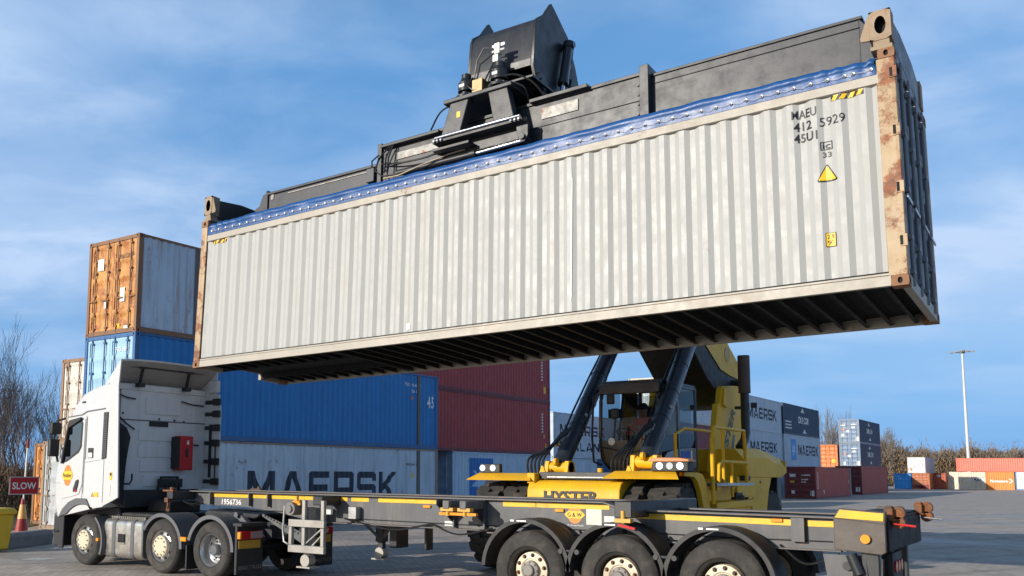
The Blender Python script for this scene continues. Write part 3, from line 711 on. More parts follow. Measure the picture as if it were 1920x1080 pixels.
# side shift carriage: trapezoid frame front and back
for yf, s in ((.34, 1), (2.28, -1)):
    mb = MB(); y1, y2 = sorted((yf, yf+s*.16))
    mb.prism([(5.42, 3.45), (5.80, 3.45), (5.98, 4.05), (5.62, 4.05)], 'y', y1, y2); mb.build('carriage_leg', M_sp, SP, bevel=.015, seg=2); mb = MB()
    mb.prism([(6.46, 3.45), (6.84, 3.45), (6.70, 4.05), (6.34, 4.05)], 'y', y1, y2)
    mb.build('carriage_leg', M_sp, SP, bevel=.015, seg=2)
    mb = MB(); a, b = sorted((yf-s*.02, yf+s*.20)); mb.box(5.28, 6.98, a, b, 3.40, 3.46); mb.box(5.28, 6.0, a, b-.02, 3.26, 3.31); mb.box(5.3, 6.98, *sorted((yf+s*.19, yf+s*.25)), 3.2, 3.46); mb.build('carriage_foot', M_spd, SP, bevel=.006)
    mb = MB(); mb.cyl((5.35, yf-s*.035, 3.475), (6.95, yf-s*.035, 3.475), .026, n=10)
    for q in (5.33, 5.40, 5.47, 6.8, 6.87, 6.94): mb.cyl((q, yf-s*.03, 3.425), (q, yf-s*.06, 3.425), .018, n=8)
    mb.build('guide_rod', M_chrome if s > 0 else M_spd, SP)
mb = MB(); mb.box(5.50, 6.80, .30, 2.32, 4.03, 4.10); mb.box(5.54, 6.78, .48, 2.26, 4.10, 4.15); mb.build('carriage_top', M_sp, SP, bevel=.012, seg=2)
# side shift cylinder
mb = MB(); mb.cyl((4.35, .58, 3.17), (5.92, .58, 3.17), .055, n=14); mb.cyl((5.88, .58, 3.17), (5.98, .58, 3.17), .07, n=14); cyl = mb.build('shift_cylinder', M_spd, SP)
MB().cyl((5.98, .58, 3.17), (6.95, .58, 3.19), .032, n=12).build('piston_rod', M_chrome, cyl)
mb = MB(); mb.prism([(6.80, 3.42), (7.02, 3.42), (7.02, 3.2), (6.96, 3.10), (6.88, 3.10), (6.84, 3.2)], 'y', .44, .50); mb.cyl((6.93, .40, 3.18), (6.93, .66, 3.18), .05, n=14); mb.build('cylinder_bracket', M_sp, SP, bevel=.005)
# hoses
for pts in ([(3.72, .66, 3.35), (3.78, .58, 3.52), (3.9, .62, 3.62)], [(4.15, .60, 3.72), (3.98, .52, 3.5), (3.93, .50, 3.28), (4.1, .48, 3.14), (4.5, .50, 3.10)], [(4.18, .62, 3.74), (4.12, .55, 3.5), (4.10, .54, 3.22)], [(4.22, .62, 3.74), (4.17, .56, 3.5), (4.15, .55, 3.22)]):
    MB().tube(pts, .014, n=6).build('hose', M_hose, SP)
MB().tube([(4.15, .46, 3.08), (4.5, .44, 3.06), (5.0, .46, 3.16), (5.5, .50, 3.24), (5.8, .52, 3.26)], .012, n=6).build('hose', mat('hose_tan', (.42, .33, .22), .5), SP)
mb = MB(); mb.box(3.62, 3.80, .62, .82, 3.16, 3.42); mb.build('junction_box', M_sp, SP, bevel=.01)
# rotator ring and motors on the carriage
CX, CY = 6.70, 1.22
mb = MB(); mb.cyl((CX-.5, CY, 4.15), (CX-.5, CY, 4.20), .62, n=40); mb.cyl((CX-.5, CY, 4.20), (CX-.5, CY, 4.28), .56, n=40); mb.box(5.55, 7.1, .45, 2.0, 4.148, 4.19); mb.build('rotator_ring', M_spd, SP, bevel=.006)
for x, y, s in ((5.78, .56, .92), (6.46, .50, 1.0)):
    mb = MB(); mb.cyl((x, y, 4.14), (x, y, 4.18), .19*s, n=20); mb.cyl((x, y, 4.18), (x, y, 4.27), .10*s, n=16); mb.cyl((x, y, 4.27), (x, y, 4.42), .15*s, n=20); mb.cyl((x, y, 4.42), (x, y, 4.50), .13*s, .10*s, n=20); mb.cyl((x, y, 4.50), (x, y, 4.58), .09*s, n=12)
    for i in range(10): mb.cyl((x+.16*s*math.cos(i*.628), y+.16*s*math.sin(i*.628), 4.18), (x+.16*s*math.cos(i*.628), y+.16*s*math.sin(i*.628), 4.20), .016, n=6, mi=1)
    mb.box(x-.05, x+.05, y-.15*s-.006, y-.15*s+.002, 4.32, 4.37, 2)
    mb.build('rotator_motor', [M_spd, M_steel, M_stick_w], SP)
mb = MB(); mb.box(6.36, 6.46, .44, .56, 4.60, 4.72); mb.box(6.40, 6.50, .42, .52, 4.72, 4.90); mb.box(6.34, 6.58, .45, .50, 4.84, 4.90); mb.cyl((6.34, .46, 4.78), (6.58, .46, 4.78), .025, n=8); mb.build('valve_block', mat('valve_aluminium', (.68, .67, .62), .4, metal=.3, dirt=.3), SP, bevel=.006)
for pts in ([(6.36, .46, 4.85), (6.2, .42, 4.88), (6.08, .42, 4.70), (6.0, .45, 4.4)], [(6.36, .47, 4.76), (6.15, .40, 4.6), (6.05, .44, 4.30)], [(6.40, .5, 4.70), (6.25, .46, 4.4), (6.12, .5, 4.25)], [(6.0, .42, 4.42), (5.9, .40, 4.3), (6.0, .42, 4.2), (6.15, .46, 4.2)]):
    MB().tube(pts, .013, n=6).build('hose', M_hose, SP)
mb = MB(); mb.box(5.98, 6.18, .42, .62, 4.15, 4.38); mb.build('solenoid_valve', mat('valve_brass', (.30, .21, .10), .4, metal=.4), SP, bevel=.008)
for x in (5.72, 6.08, 6.30):
    MB().box(x, x+.06, .40, .44, 4.08, 4.14).build('sensor', M_stick_w, SP, bevel=.004)

for pts in ([(5.0, .66, 3.84), (5.3, .50, 4.02), (5.6, .44, 4.08), (5.74, .42, 4.20)], [(7.2, .70, 3.86), (7.05, .50, 4.1), (6.8, .42, 4.25), (6.55, .44, 4.3)], [(6.9, .70, 3.85), (6.95, .46, 4.0), (6.75, .40, 4.12), (6.5, .40, 4.2)], [(3.95, .64, 3.45), (4.4, .60, 3.36), (5.0, .58, 3.33), (5.4, .5, 3.36)]):
    MB().tube(smooth_pts(pts), .016, n=6).build('hose', M_hose, SP)
for x in [3.98+.0*i for i in range(1)]+[8.72]:
    for z in (3.2, 3.35, 3.5, 3.65): MB().cyl((x, .70, z), (x, .72, z), .018, n=6).build('bolt', M_spd, SP)
letters('warning_label', rect(), (5.75, .338, 3.75), (1, 0, 0), (0, 0, 1), .07, .10, M_stick_y, SP, lift=.006)
# ------------------------------------------------------------------ wheels
def tyre(mb, c, ax, r, w, rr, n=48, mi=0, tread=0):
    """c = middle of the outer face, ax points inwards"""
    p = [(rr, .03), (rr+.02, .005), (rr+(r-rr)*.35, -.008), (rr+(r-rr)*.7, -.002), (r-.035, .018), (r-.008, .05)]
    if tread:
        q = .05; k = 3
        for i in range(k):
            a = .05+(w-.1)*(i+.75)/(k+.5); p += [(r, a-.012), (r-.016, a-.008), (r-.016, a+.008), (r, a+.012)]
    p += [(r-.008, w-.05), (r-.035, w-.018), (rr+(r-rr)*.6, w), (rr, w-.03)]
    return mb.lathe(p, c, ax, n, mi, closed=True)
def road_wheel(parent, cx, y, cz, r, w, kind, ax=(0, 1, 0)):
    c = Vector((cx, y, cz)); a = Vector(ax)
    mb = MB(); tyre(mb, c, a, r, w, .585*r, tread=1); t = mb.build('wheel', M_rubber, parent, ang=30)
    rr = .59*r
    if kind == 'front':
        mb = MB(); mb.lathe([(rr, .03), (rr-.012, .012), (rr-.03, .03), (rr-.05, .07), (rr*.62, .05), (rr*.60, -.0), (.02, .0)], c, a, 40)
        mb.build('rim', M_steel, t, ang=30)
        mb = MB(); mb.lathe([(rr*.66, .045), (rr*.66, -.02), (rr*.6, -.032), (.02, -.034)], c, a, 40)
        for i in range(10):
            q = c+Vector((math.cos(i*.6283), 0, math.sin(i*.6283)))*rr*.52; mb.cyl(q-a*.03, q-a*.062, .016, .013, n=8)
        mb.build('hub_cover', M_cream, t, ang=30)
        mb = MB()
        for i in range(8):
            q = c+Vector((math.cos(i*.785+.3), 0, math.sin(i*.785+.3)))*rr*.80+a*.052; mb.cyl(q, q-a*.006, .028, n=10)
        mb.build('vent_hole', M_dark, t)
    elif kind == 'drive':
        mb = MB(); mb.lathe([(rr, .03), (rr-.012, .010), (rr-.03, .03), (rr-.045, .10), (rr-.055, .17), (rr*.62, .20), (rr*.36, .19), (.02, .19)], c, a, 40); mb.build('rim', mat('rim_silver', (.48, .48, .48), .3, metal=.75, dirt=.45), t, ang=30)
        mb = MB(); mb.lathe([(rr*.33, .19), (rr*.33, .09), (rr*.27, .07), (.02, .068)], c, a, 30)
        for i in range(10):
            q = c+Vector((math.cos(i*.6283), 0, math.sin(i*.6283)))*rr*.5+a*.19; mb.cyl(q, q-a*.03, .016, n=8)
        mb.build('hub', M_greyplast, t, ang=30)
        mb = MB()
        for i in range(8):
            q = c+Vector((math.cos(i*.785+.3), 0, math.sin(i*.785+.3)))*rr*.74+a*.190; mb.cyl(q, q-a*.006, .032, n=10)
        mb.build('vent_hole', M_dark, t)
    else:
        mb = MB(); mb.lathe([(rr, .03), (rr-.01, .008), (rr-.025, .02), (rr-.035, .08), (rr-.05, .15), (rr*.78, .17)], c, a, 40); mb.build('rim', mat('rim_dark', (.035, .035, .037), .45, dirt=.4), t, ang=30)
        mb = MB(); mb.lathe([(rr*.80, .17), (rr*.76, .10), (rr*.50, .085), (rr*.46, .10), (.02, .10)], c, a, 40); h = mb.build('hub', M_cream, t, ang=30)
        mb = MB()
        for i in range(10):
            q = c+Vector((math.cos(i*.6283+.2), 0, math.sin(i*.6283+.2)))*rr*.64+a*.09; mb.cyl(q, q-a*.035, .019, .015, n=8); mb.cyl(q-a*.001, q-a*.004, .030, n=10)
        mb.build('wheel_nut', M_rust, t)
        mb = MB(); mb.lathe([(rr*.42, .10), (rr*.40, .045), (rr*.26, .03), (rr*.24, .0), (rr*.20, -.008), (.02, -.008)], c, a, 24)
        for i in range(8):
            q = c+Vector((math.cos(i*.785), 0, math.sin(i*.785)))*rr*.34+a*.042; mb.cyl(q, q-a*.02, .014, n=6)
        mb.build('axle_cap', mat('axle_grey', (.22, .20, .18), .5, dirt=.5), t, ang=30)
    return t
def guard(parent, cx, cz, r, y0, y1, a0, a1, lip, m, name='mudguard', th=.02):
    """arched mudguard with a lip on its outer edge"""
    n = 22; A = arc(cx, cz, r, a0, a1, n); B = arc(cx, cz, r-th, a0, a1, n); C = arc(cx, cz, r-lip, a0, a1, n)
    mb = MB(); mb.loft([[(p[0], y, p[1]) for p in A] for y in (y0, y1)], closed=False)
    mb.loft([[(p[0], y, p[1]) for p in B] for y in (y1, y0)], closed=False)
    poly = A+list(reversed(C)); k = len(A)
    for ya, yb in ((y0-.006, y0+.02), (y1-.012, y1)):
        vs = [(p[0], ya, p[1]) for p in A]+[(p[0], ya, p[1]) for p in C]+[(p[0], yb, p[1]) for p in A]+[(p[0], yb, p[1]) for p in C]
        fs = []
        for i in range(k-1): fs += [(i, i+1, k+i+1, k+i), (2*k+i, 2*k+i+1, 3*k+i+1, 3*k+i), (i, i+1, 2*k+i+1, 2*k+i), (k+i, k+i+1, 3*k+i+1, 3*k+i)]
        fs += [(0, k, 3*k, 2*k), (k-1, 2*k-1, 4*k-1, 3*k-1)]
        mb.add(vs, fs)
    for i in range(1, 4):      # pressed ribs across the top
        y = y0+(y1-y0)*i/4; D = arc(cx, cz, r+.006, a0+4, a1-4, n)
        mb.loft([[(p[0], yy, p[1]) for p in D] for yy in (y-.02, y+.02)], closed=False)
    return mb.build(name, m, parent, ang=40)

# ------------------------------------------------------------------ lorry tractor
TY0, TY1 = 11.10, 13.62
TR = thing('lorry_tractor', 'white lorry tractor unit with raised roof deflector, coupled to the empty grey trailer', 'lorry', (-14.5, 12.36, 0))
def cab_ring(y, d, dz):
    P = [(-15.82, 1.17), (-16.15, 1.13), (-17.50+d, .93), (-17.62+d, 1.25), (-17.66+d, 1.60), (-17.60+d, 1.95), (-17.52+d, 2.10), (-17.34+d*.8, 2.52), (-17.16+d*.7, 2.95-dz*.3), (-17.05+d*.5, 3.12-dz*.6), (-16.88+d*.4, 3.30-dz*.8), (-16.62, 3.47-dz), (-16.25, 3.58-dz), (-15.82, 3.66-dz)]
    return [(x, y, z) for x, z in P]
ys = [(TY0, .20, .07), (TY0+.03, .12, .035), (TY0+.12, .05, .01), (TY0+.5, .0, 0), (TY1-.5, .0, 0), (TY1-.12, .05, .01), (TY1-.03, .12, .035), (TY1, .20, .07)]
mb = MB(); mb.loft([cab_ring(*q) for q in ys]); CAB = mb.build('cab', M_white, TR, ang=50)
E0 = TY0-.004
# lower rear quarter and side fairings
mb = MB(); mb.prism([(-15.83, 1.18), (-15.34, 1.36), (-15.40, 2.3), (-15.47, 3.56), (-15.83, 3.6)], 'y', TY0-.002, TY0+.035); mb.build('side_fairing', M_white, TR, bevel=.01, seg=2)
mb = MB(); mb.prism([(-15.83, 1.5), (-15.28, 1.5), (-15.28, 2.35), (-15.28, 3.25), (-15.34, 3.55), (-15.83, 3.6)], 'y', TY1-.035, TY1+.002); F2 = mb.build('side_fairing', M_white, TR, bevel=.01, seg=2)
for z in (1.62, 2.05, 2.45, 2.78, 3.08, 3.34):
    mb = MB(); w = .10 if z not in (1.62,) else .16
    mb.box(-15.74, -15.27, TY1-.07, TY1-.036, z, z+.085); mb.box(-15.46, -15.24, TY1-.11, TY1-.05, z-.03, z+.115); mb.build('fairing_bracket', M_plastic, F2, bevel=.008)
mb = MB(); mb.box(-15.58, -15.52, TY1-.075, TY1-.05, 1.75, 2.9); mb.cyl((-15.38, TY1-.06, 1.7), (-15.38, TY1-.06, 2.5), .014, n=6); mb.build('fairing_strut', M_plastic, F2)
# back wall
XB = -15.80
mb = MB(); mb.box(XB, XB+.02, TY0+.30, TY1-.04, 1.32, 3.62); BW = mb.build('rear_wall', M_whiteback, TR)
def panel(y0, y1, z0, z1, t=.022):
    MB().box(XB+.018, XB+.018+t, y0, y1, z0, z1).build('pressed_panel', M_whiteback, BW, bevel=.02, seg=3)
panel(12.0, 12.9, 3.05, 3.40); panel(11.85, 13.05, 2.50, 2.72); panel(11.85, 12.75, 2.16, 2.42); panel(11.9, 12.75, 1.86, 2.10); panel(12.0, 13.1, 1.56, 1.80)
MB().box(XB+.018, XB+.034, TY0+.3, TY1-.04, 2.905, 2.925).build('seam', M_greyplast, BW)
mb = MB(); mb.box(XB+.03, XB+.05, 12.10, 12.58, 2.80, 2.90); mb.build('rear_vent', M_plastic, BW, bevel=.006)
for p0, p1 in (((XB+.06, 11.30, 3.42), (XB+.06, 11.72, 3.34)), ((XB+.06, 11.32, 2.98), (XB+.06, 11.72, 2.72)), ((XB+.06, 12.9, 3.36), (XB+.06, 13.5, 3.30)), ((XB+.06, 12.95, 2.48), (XB+.06, 13.4, 2.44))):
    MB().tube([p0, tuple((a+b)/2-(.02 if i == 2 else 0) for i, (a, b) in enumerate(zip(p0, p1))), p1], .016, n=6).build('cable', M_hose, TR)
for y, z in ((11.45, 3.04), (12.35, 2.96), (13.0, 2.93), (12.75, 2.95)): MB().cyl((XB+.02, y, z), (XB+.035, y, z), .022, n=10).build('grommet', M_plastic, BW)
# dark snorkel and recess behind the near side
mb = MB(); prof = [(TY0+.05, 1.30), (TY0+.05, 2.90), (TY0+.32, 2.74), (TY0+.42, 2.55), (TY0+.36, 2.2), (TY0+.30, 1.7), (TY0+.30, 1.2)]
mb.prism(prof, 'x', XB+.0, XB+.22); 
for i in range(5): mb.tube([(XB+.22, TY0+.10+i*.045, 1.35), (XB+.225, TY0+.12+i*.05, 2.2), (XB+.22, TY0+.09+i*.05, 2.70)], .014, n=6)
mb.build('air_intake', M_plastic, TR, bevel=.015, seg=2)
MB().tube([(XB+.1, TY0+.3, 1.62), (XB+.2, TY0+.45, 1.62), (XB+.2, TY0+.5, 1.70), (XB+.2, TY0+.5, 1.82)], .02, n=6).build('cable', M_hose, TR)
MB().box(XB+.02, XB+.12, TY0+.05, TY0+.6, 1.45, 1.47).build('bracket', M_plastic, TR)
# red box
mb = MB(); mb.box(XB+.06, XB+.30, 12.72, 13.06, 1.90, 2.62); rb = mb.build('fire_extinguisher_box', M_red, TR, bevel=.02, seg=3)
mb = MB(); mb.box(XB+.03, XB+.28, 12.68, 12.722, 1.93, 2.60); mb.build('box_hinge_side', M_plastic, rb)
mb = MB(); mb.box(XB+.30, XB+.312, 12.86, 12.92, 2.18, 2.36); mb.build('latch', M_plastic, rb, bevel=.004)
letters('pictogram', ([(.2, 0), (.8, 0), (.8, .6), (.55, .75), (.9, .9), (.4, 1), (.2, .6)], [tuple(range(7))]), (XB+.301, 12.88, 2.44), (0, 1, 0), (0, 0, 1), .07, .09, M_letwhite, rb)
# roof deflector, open at the back
def dring(x, z, zs, y0, y1, th=.03):
    n = 10; o = []
    for i in range(n+1):
        t = i/n; y = y0+(y1-y0)*t; o.append((x, y, z-zs*(2*abs(t-.5))**3))
    return o
mb = MB()
up = [dring(-16.10, 3.60, .04, TY0+.10, TY1-.10), dring(-15.95, 3.70, .05, TY0+.06, TY1-.06), dring(-15.78, 3.83, .06, TY0+.03, TY1-.03), dring(-15.55, 4.02, .06, TY0+.0, TY1-.0), dring(-15.42, 4.13, .05, TY0-.0, TY1)]
mb.loft(up, closed=False)
lo = [[(x, y, z-.035) for x, y, z in r] for r in up]
mb.loft(lo, closed=False, mi=1); mb.loft([up[-1], lo[-1]], closed=False)
for s in (0, -1):
    e = [r[s] for r in up]; base = [(-16.10, 3.50), (-15.95, 3.50), (-15.78, 3.50), (-15.60, 3.52), (-15.47, 3.54)]
    yv = (.0, .03) if s == 0 else (-.03, .0)
    A = [[(p[0], p[1]+yv[0], p[2]-.002) for p in e], [(b[0], p[1]+yv[0], b[1]) for b, p in zip(base, e)], [(b[0], p[1]+yv[1], b[1]) for b, p in zip(base, e)], [(p[0], p[1]+yv[1], p[2]-.002) for p in e]]
    mb.loft(A+[A[0]], closed=False); mb.add([a[-1] for a in A], [(0, 1, 2, 3)])
DF = mb.build('roof_deflector', [M_white, mat('deflector_inner', (.42, .40, .37), .6, dirt=.4)], TR, ang=50)
mb = MB(); mb.box(-15.62, -15.54, TY0+.1, TY1-.1, 3.96, 3.99); mb.build('deflector_beam', M_plastic, DF)
for y in (11.75, 12.95):
    mb = MB(); mb.bar((-15.58, y, 3.97), (-15.68, y, 3.60), .05, .04); mb.box(-15.64, -15.52, y-.09, y+.09, 3.95, 3.99); mb.box(-15.72, -15.58, y-.07, y+.07, 3.58, 3.66); mb.build('deflector_strut', M_plastic, DF)
MB().box(-15.62, -15.30, TY1-.12, TY1-.03, 3.58, 3.84).build('deflector_corner', M_white, DF, bevel=.02, seg=2)
mb = MB(); mb.box(-15.80, -15.76, TY0+.05, TY1-.05, 3.52, 3.64); mb.build('roof_edge', M_whiteback, TR, bevel=.01)
MB().box(-16.66, -16.52, E0-.0, E0+.05, 3.24, 3.29).build('roof_lamp', M_plastic, TR, bevel=.008)
# door, window, trims on the side face
S = E0
def side(poly, m, name, t=.012, parent=TR, y=S, bevel=0, seg=1):
    return MB().prism(poly, 'y', y-t, y+.01).build(name, m, parent, bevel=bevel, seg=seg)
WIN = [(-17.17, 2.05), (-17.05, 2.10), (-16.68, 2.28), (-16.62, 2.36), (-16.60, 2.80), (-16.64, 2.87), (-16.98, 2.80), (-17.06, 2.70)]
door = side([(-17.22, 1.30), (-16.92, 1.34), (-16.62, 1.40), (-16.52, 1.60), (-16.50, 2.90), (-16.95, 2.93), (-17.12, 2.55), (-17.32, 2.02)], M_white, 'door', .010, bevel=.006)
side([(-17.23, 2.02), (-17.06, 2.06), (-16.67, 2.24), (-16.58, 2.35), (-16.56, 2.83), (-16.62, 2.92), (-16.97, 2.86), (-17.10, 2.72)], M_plastic, 'window_seal', .014, door)
side(WIN, glass('lorry_glass', (.16, .18, .20), .22), 'window', .020, door)
MB().prism([(-17.25, 2.02), (-17.19, 2.02), (-17.02, 2.74), (-16.6, 2.90), (-16.6, 2.96), (-17.02, 2.90)], 'y', S-.06, S-.012).build('rain_deflector', M_plastic, door, bevel=.01)
side([(-16.80, 1.44), (-16.67, 1.50), (-16.62, 1.66), (-16.64, 1.70), (-16.72, 1.68), (-16.80, 1.52)], M_plastic, 'door_handle', .03, door, bevel=.012, seg=2)
side([(-16.73, 1.44), (-16.68, 1.46), (-16.68, 1.50), (-16.73, 1.48)], M_lamp_red, 'marker_lamp', .034, door)
for poly in ([(-16.49, 1.42), (-16.485, 1.42), (-16.47, 2.99), (-16.475, 2.99)], [(-16.48, 2.04), (-15.84, 2.10), (-15.84, 2.105), (-16.48, 2.045)], [(-15.835, 1.25), (-15.83, 1.25), (-15.83, 3.0), (-15.835, 3.0)]):
    side(poly, M_greyplast, 'panel_gap', .003)
side([(-17.12, 2.965), (-16.62, 3.00), (-16.45, 3.06), (-15.85, 3.10), (-15.85, 3.125), (-16.46, 3.085), (-16.64, 3.02), (-17.12, 2.985)], M_greyplast, 'visor_line', .006)
v = side([(-15.90, 2.11), (-15.76, 2.12), (-15.74, 3.04), (-15.88, 3.04)], M_plastic, 'side_grille', .012)
mb = MB()
for i in range(22): mb.prism([(-15.885, 2.14+i*.041), (-15.755, 2.165+i*.041), (-15.755, 2.18+i*.041), (-15.885, 2.155+i*.041)], 'y', S-.022, S-.01)
mb.build('grille_slat', M_greyplast, v)
mb = MB(); mb.box(-16.36, -16.20, S-.012, S, 2.13, 2.33); g = mb.build('vent_frame', M_plastic, TR); MB().box(-16.345, -16.215, S-.016, S-.01, 2.14, 2.235).build('notice', M_stick_w, g)
# logo on the door
lg = letters('logo', ([(.5+.5*math.cos(2*PI*i/40), .5+.5*math.sin(2*PI*i/40)) for i in range(40)], [tuple(range(40))]), (-17.16, S-.012, 1.56), (1, 0, 0), (0, 0, 1), .27, .43, M_stick_o, door, lift=.003)
letters('logo_band', ([(0, .5), (.08, .16), (.2, 0), (.8, 0), (.92, .16), (1, .5), (.92, .84), (.8, 1), (.2, 1), (.08, .84)], [tuple(range(10))]), (-17.21, S-.012, 1.685), (1, 0, 0), (0, 0, 1), .37, .18, M_stick_y, door, lift=.006)
letters('lettering', glyphs('Pentalver', .01), (-17.175, S-.012, 1.735), (1, 0, 0), (0, 0, 1), .30, .09, M_letter, door, lift=.009)
for x, z, w, h, m in ((-15.62, 1.70, .07, .15, M_stick_y), (-15.61, 1.78, .05, .06, M_letter), (-15.68, 1.40, .09, .20, M_stick_w), (-16.10, 1.36, .12, .09, M_stick_y)):
    letters('sticker', rect(), (x, S, z), (1, 0, 0), (0, 0, 1), w, h, m, TR, lift=.006 if m is not M_letter else .009)
letters('sticker', ([(0, 0), (1, 0), (.5, 1)], [(0, 1, 2)]), (-16.21, S, 1.36), (1, 0, 0), (0, 0, 1), .09, .09, M_stick_o, TR, lift=.006)
# wheel arch trim, step, front corner
A = arc(-16.47, .42, .92, 150, 40, 14)
B = arc(-16.47, .42, .70, 40, 150, 14)
poly = [(-17.28, .93), (-17.15, 1.10)]+[(-16.95, 1.24), (-16.70, 1.32), (-16.35, 1.32), (-16.20, 1.13), (-15.98, 1.14)]+[p for p in arc(-16.47, .42, .78, 62, 132, 10)]
side(poly, M_greyplast, 'wheel_arch', .025, bevel=.01)
mb = MB(); mb.box(-17.55, -17.22, TY0+.06, TY0+.5, .34, .94); mb.box(-17.30, -17.12, TY0+.01, TY0+.05, .30, 1.0); mb.box(-17.55, -17.25, TY0-.01, TY0+.2, .62, .66); mb.build('step', M_plastic, TR, bevel=.015)
mb = MB(); mb.box(-17.66, -17.52, TY0+.12, TY1-.12, .34, 1.0); mb.box(-17.70, -17.55, TY0+.3, TY1-.3, 1.0, 1.9); fb = mb.build('front_bumper', M_greyplast, TR, bevel=.03, seg=2)
for y in (TY0+.15, TY1-.65): MB().box(-17.675, -17.65, y, y+.5, .55, .78).build('headlight', M_stick_w, fb, bevel=.02)
mb = MB(); mb.add([(-17.53, TY0+.25, 2.13), (-17.53, TY1-.25, 2.13), (-17.13, TY1-.3, 2.96), (-17.13, TY0+.3, 2.96)], [(0, 1, 2, 3)]); mb.build('windscreen', M_glass, TR)
for yy, s in ((TY0, -1), (TY1, 1)):
    for z0, z1, x in ((2.62, 2.86, -17.36), (2.16, 2.52, -17.40)):
        y1 = yy+s*.05; y2 = yy+s*.27
        m_ = MB().box(x-.02, x+.10, min(y1, y2), max(y1, y2), z0, z1).build('mirror', M_plastic, TR, bevel=.03, seg=3)
    mb = MB(); mb.tube([(-17.20, yy+s*.01, 2.95), (-17.30, yy+s*.12, 2.90), (-17.36, yy+s*.16, 2.5), (-17.30, yy+s*.08, 2.05)], .025, n=8); mb.build('mirror_arm', M_plastic, TR)
# chassis
mb = MB()
for y in (11.93, 12.72): mb.box(-17.2, -11.6, y, y+.08, .70, .98)
for x in (-15.2, -14.6, -13.4, -12.3): mb.box(x, x+.1, 12.01, 12.72, .72, .92)
mb.build('chassis', M_black, TR)
mb = MB(); mb.box(-15.75, -14.75, 11.5, 13.3, .98, 1.06); mb.box(-16.9, -15.8, 11.5, 13.2, .75, 1.15); mb.box(-15.6, -14.9, 12.0, 12.8, 1.06, 1.30); mb.build('engine_cover', M_black, TR, bevel=.02)
MB().box(-15.75, -15.55, 11.4, 13.3, 1.15, 1.50).build('cab_mount', M_black, TR, bevel=.02)
mb = MB(); mb.prism([(-13.75, 1.0), (-12.55, 1.0), (-12.35, 1.05), (-12.3, 1.12), (-13.7, 1.16), (-13.8, 1.1)], 'y', 11.95, 12.80); mb.build('fifth_wheel', M_black, TR, bevel=.02)
mb = MB(); mb.prism([(-12.62, 1.0), (-12.16, 1.0), (-12.34, 1.14), (-12.42, 1.14)], 'y', 11.5, 11.55); mb.cyl((-12.38, 11.44, 1.12), (-12.38, 11.58, 1.12), .05, n=12); mb.build('fender_bracket', M_greyplast, TR)
# hose stand with coiled lines
mb = MB(); mb.tube([(-15.68, 12.25, 1.32), (-15.6, 12.32, 1.75), (-15.6, 12.75, 1.75), (-15.68, 12.85, 1.32)], .03, n=8); mb.box(-15.66, -15.52, 12.28, 12.82, 1.55, 1.72); mb.build('hose_stand', M_plastic, TR)
for y in (12.36, 12.48, 12.60, 12.72):
    pts = [(-15.52+.004*i, y+.03*math.sin(i*1.9), 1.62-.020*i+.03*math.cos(i*1.9)) for i in range(16)]+[(-15.2, y, 1.25), (-14.7, y+.05, 1.22)]
    MB().tube(pts, .012, n=5).build('air_line', M_hose, TR)
# fuel tank
mb = MB()
def rr_(x, k=0): 
    pts = []
    for (cy, cz), (a0, a1) in (((11.34, .83), (180, 90)), ((11.88, .83), (90, 0)), ((11.88, .31), (0, -90)), ((11.34, .31), (-90, -180))):
        pts += [(x, a, b) for a, b in arc(cy, cz, .12-k, a0, a1, 5)]
    return pts
mb.loft([rr_(-15.90, .02), rr_(-15.88), rr_(-14.72), rr_(-14.70, .02)]); tk = mb.build('fuel_tank', M_alu, TR, ang=40)
for x in (-15.58, -15.0):
    mb = MB(); mb.loft([[(p[0], p[1]+(-.008 if p[1] < 11.5 else .008), p[2]+(.008 if p[2] > .6 else -.008)) for p in rr_(q)] for q in (x-.05, x+.05)], caps=False); mb.build('tank_strap', M_greyplast, tk)
mb = MB(); mb.box(-15.42, -15.22, 11.20, 11.225, .50, .66); mb.build('tank_step', M_dark, tk); MB().box(-15.43, -15.21, 11.19, 11.222, .47, .50).build('step_edge', M_alu, tk)
mb = MB()
for i in range(18): mb.box(-15.75+i*.06, -15.72+i*.06, 11.3, 11.8, .955, .985)
mb.box(-15.78, -14.7, 11.3, 11.34, .95, .99); mb.box(-15.78, -14.7, 11.78, 11.82, .95, .99); mb.build('catwalk', M_alu, TR)
# wheels and guards
for x, kind, z in ((-16.43, 'front', .50), (-14.03, 'front', .50), (-12.68, 'drive', .50)):
    w = .31 if x != -12.68 else .58
    yi = 11.14
    t = road_wheel(TR, x, yi, z, .50, .31, kind)
    t2 = road_wheel(TR, x, TY1-.04, z, .50, .31, kind, ax=(0, -1, 0))
    if kind == 'drive':
        for yy, a in ((yi+.34, (0, 1, 0)), (TY1-.38, (0, -1, 0))): mb = MB(); tyre(mb, (x, yy, z), a, .5, .29, .29, tread=1); mb.build('wheel', M_rubber, TR, ang=30)
    MB().cyl((x, 11.3, z), (x, 13.4, z), .09, n=12).build('axle', M_black, TR)
for y0, y1 in ((11.12, 11.76), (12.96, 13.60)):
    guard(TR, -14.03, .50, .605, y0, y1, -2, 150, .07, M_greyplast); guard(TR, -12.68, .50, .615, y0, y1, 0, 165, .07, M_greyplast)
guard(TR, -16.43, .48, .60, 11.14, 11.5, -25, 55, .05, M_greyplast)
mb = MB(); mb.box(-13.46, -13.30, 11.10, 11.16, .62, .70); mb.build('marker_lamp', M_amber, TR, bevel=.008); MB().box(-15.98, -15.90, 11.09, 11.16, .50, .56).build('marker_lamp', M_amber, TR, bevel=.006)
mb = MB(); mb.box(-13.36, -13.33, 11.16, 11.7, .12, .55); mb.build('mud_flap', M_plastic, TR)
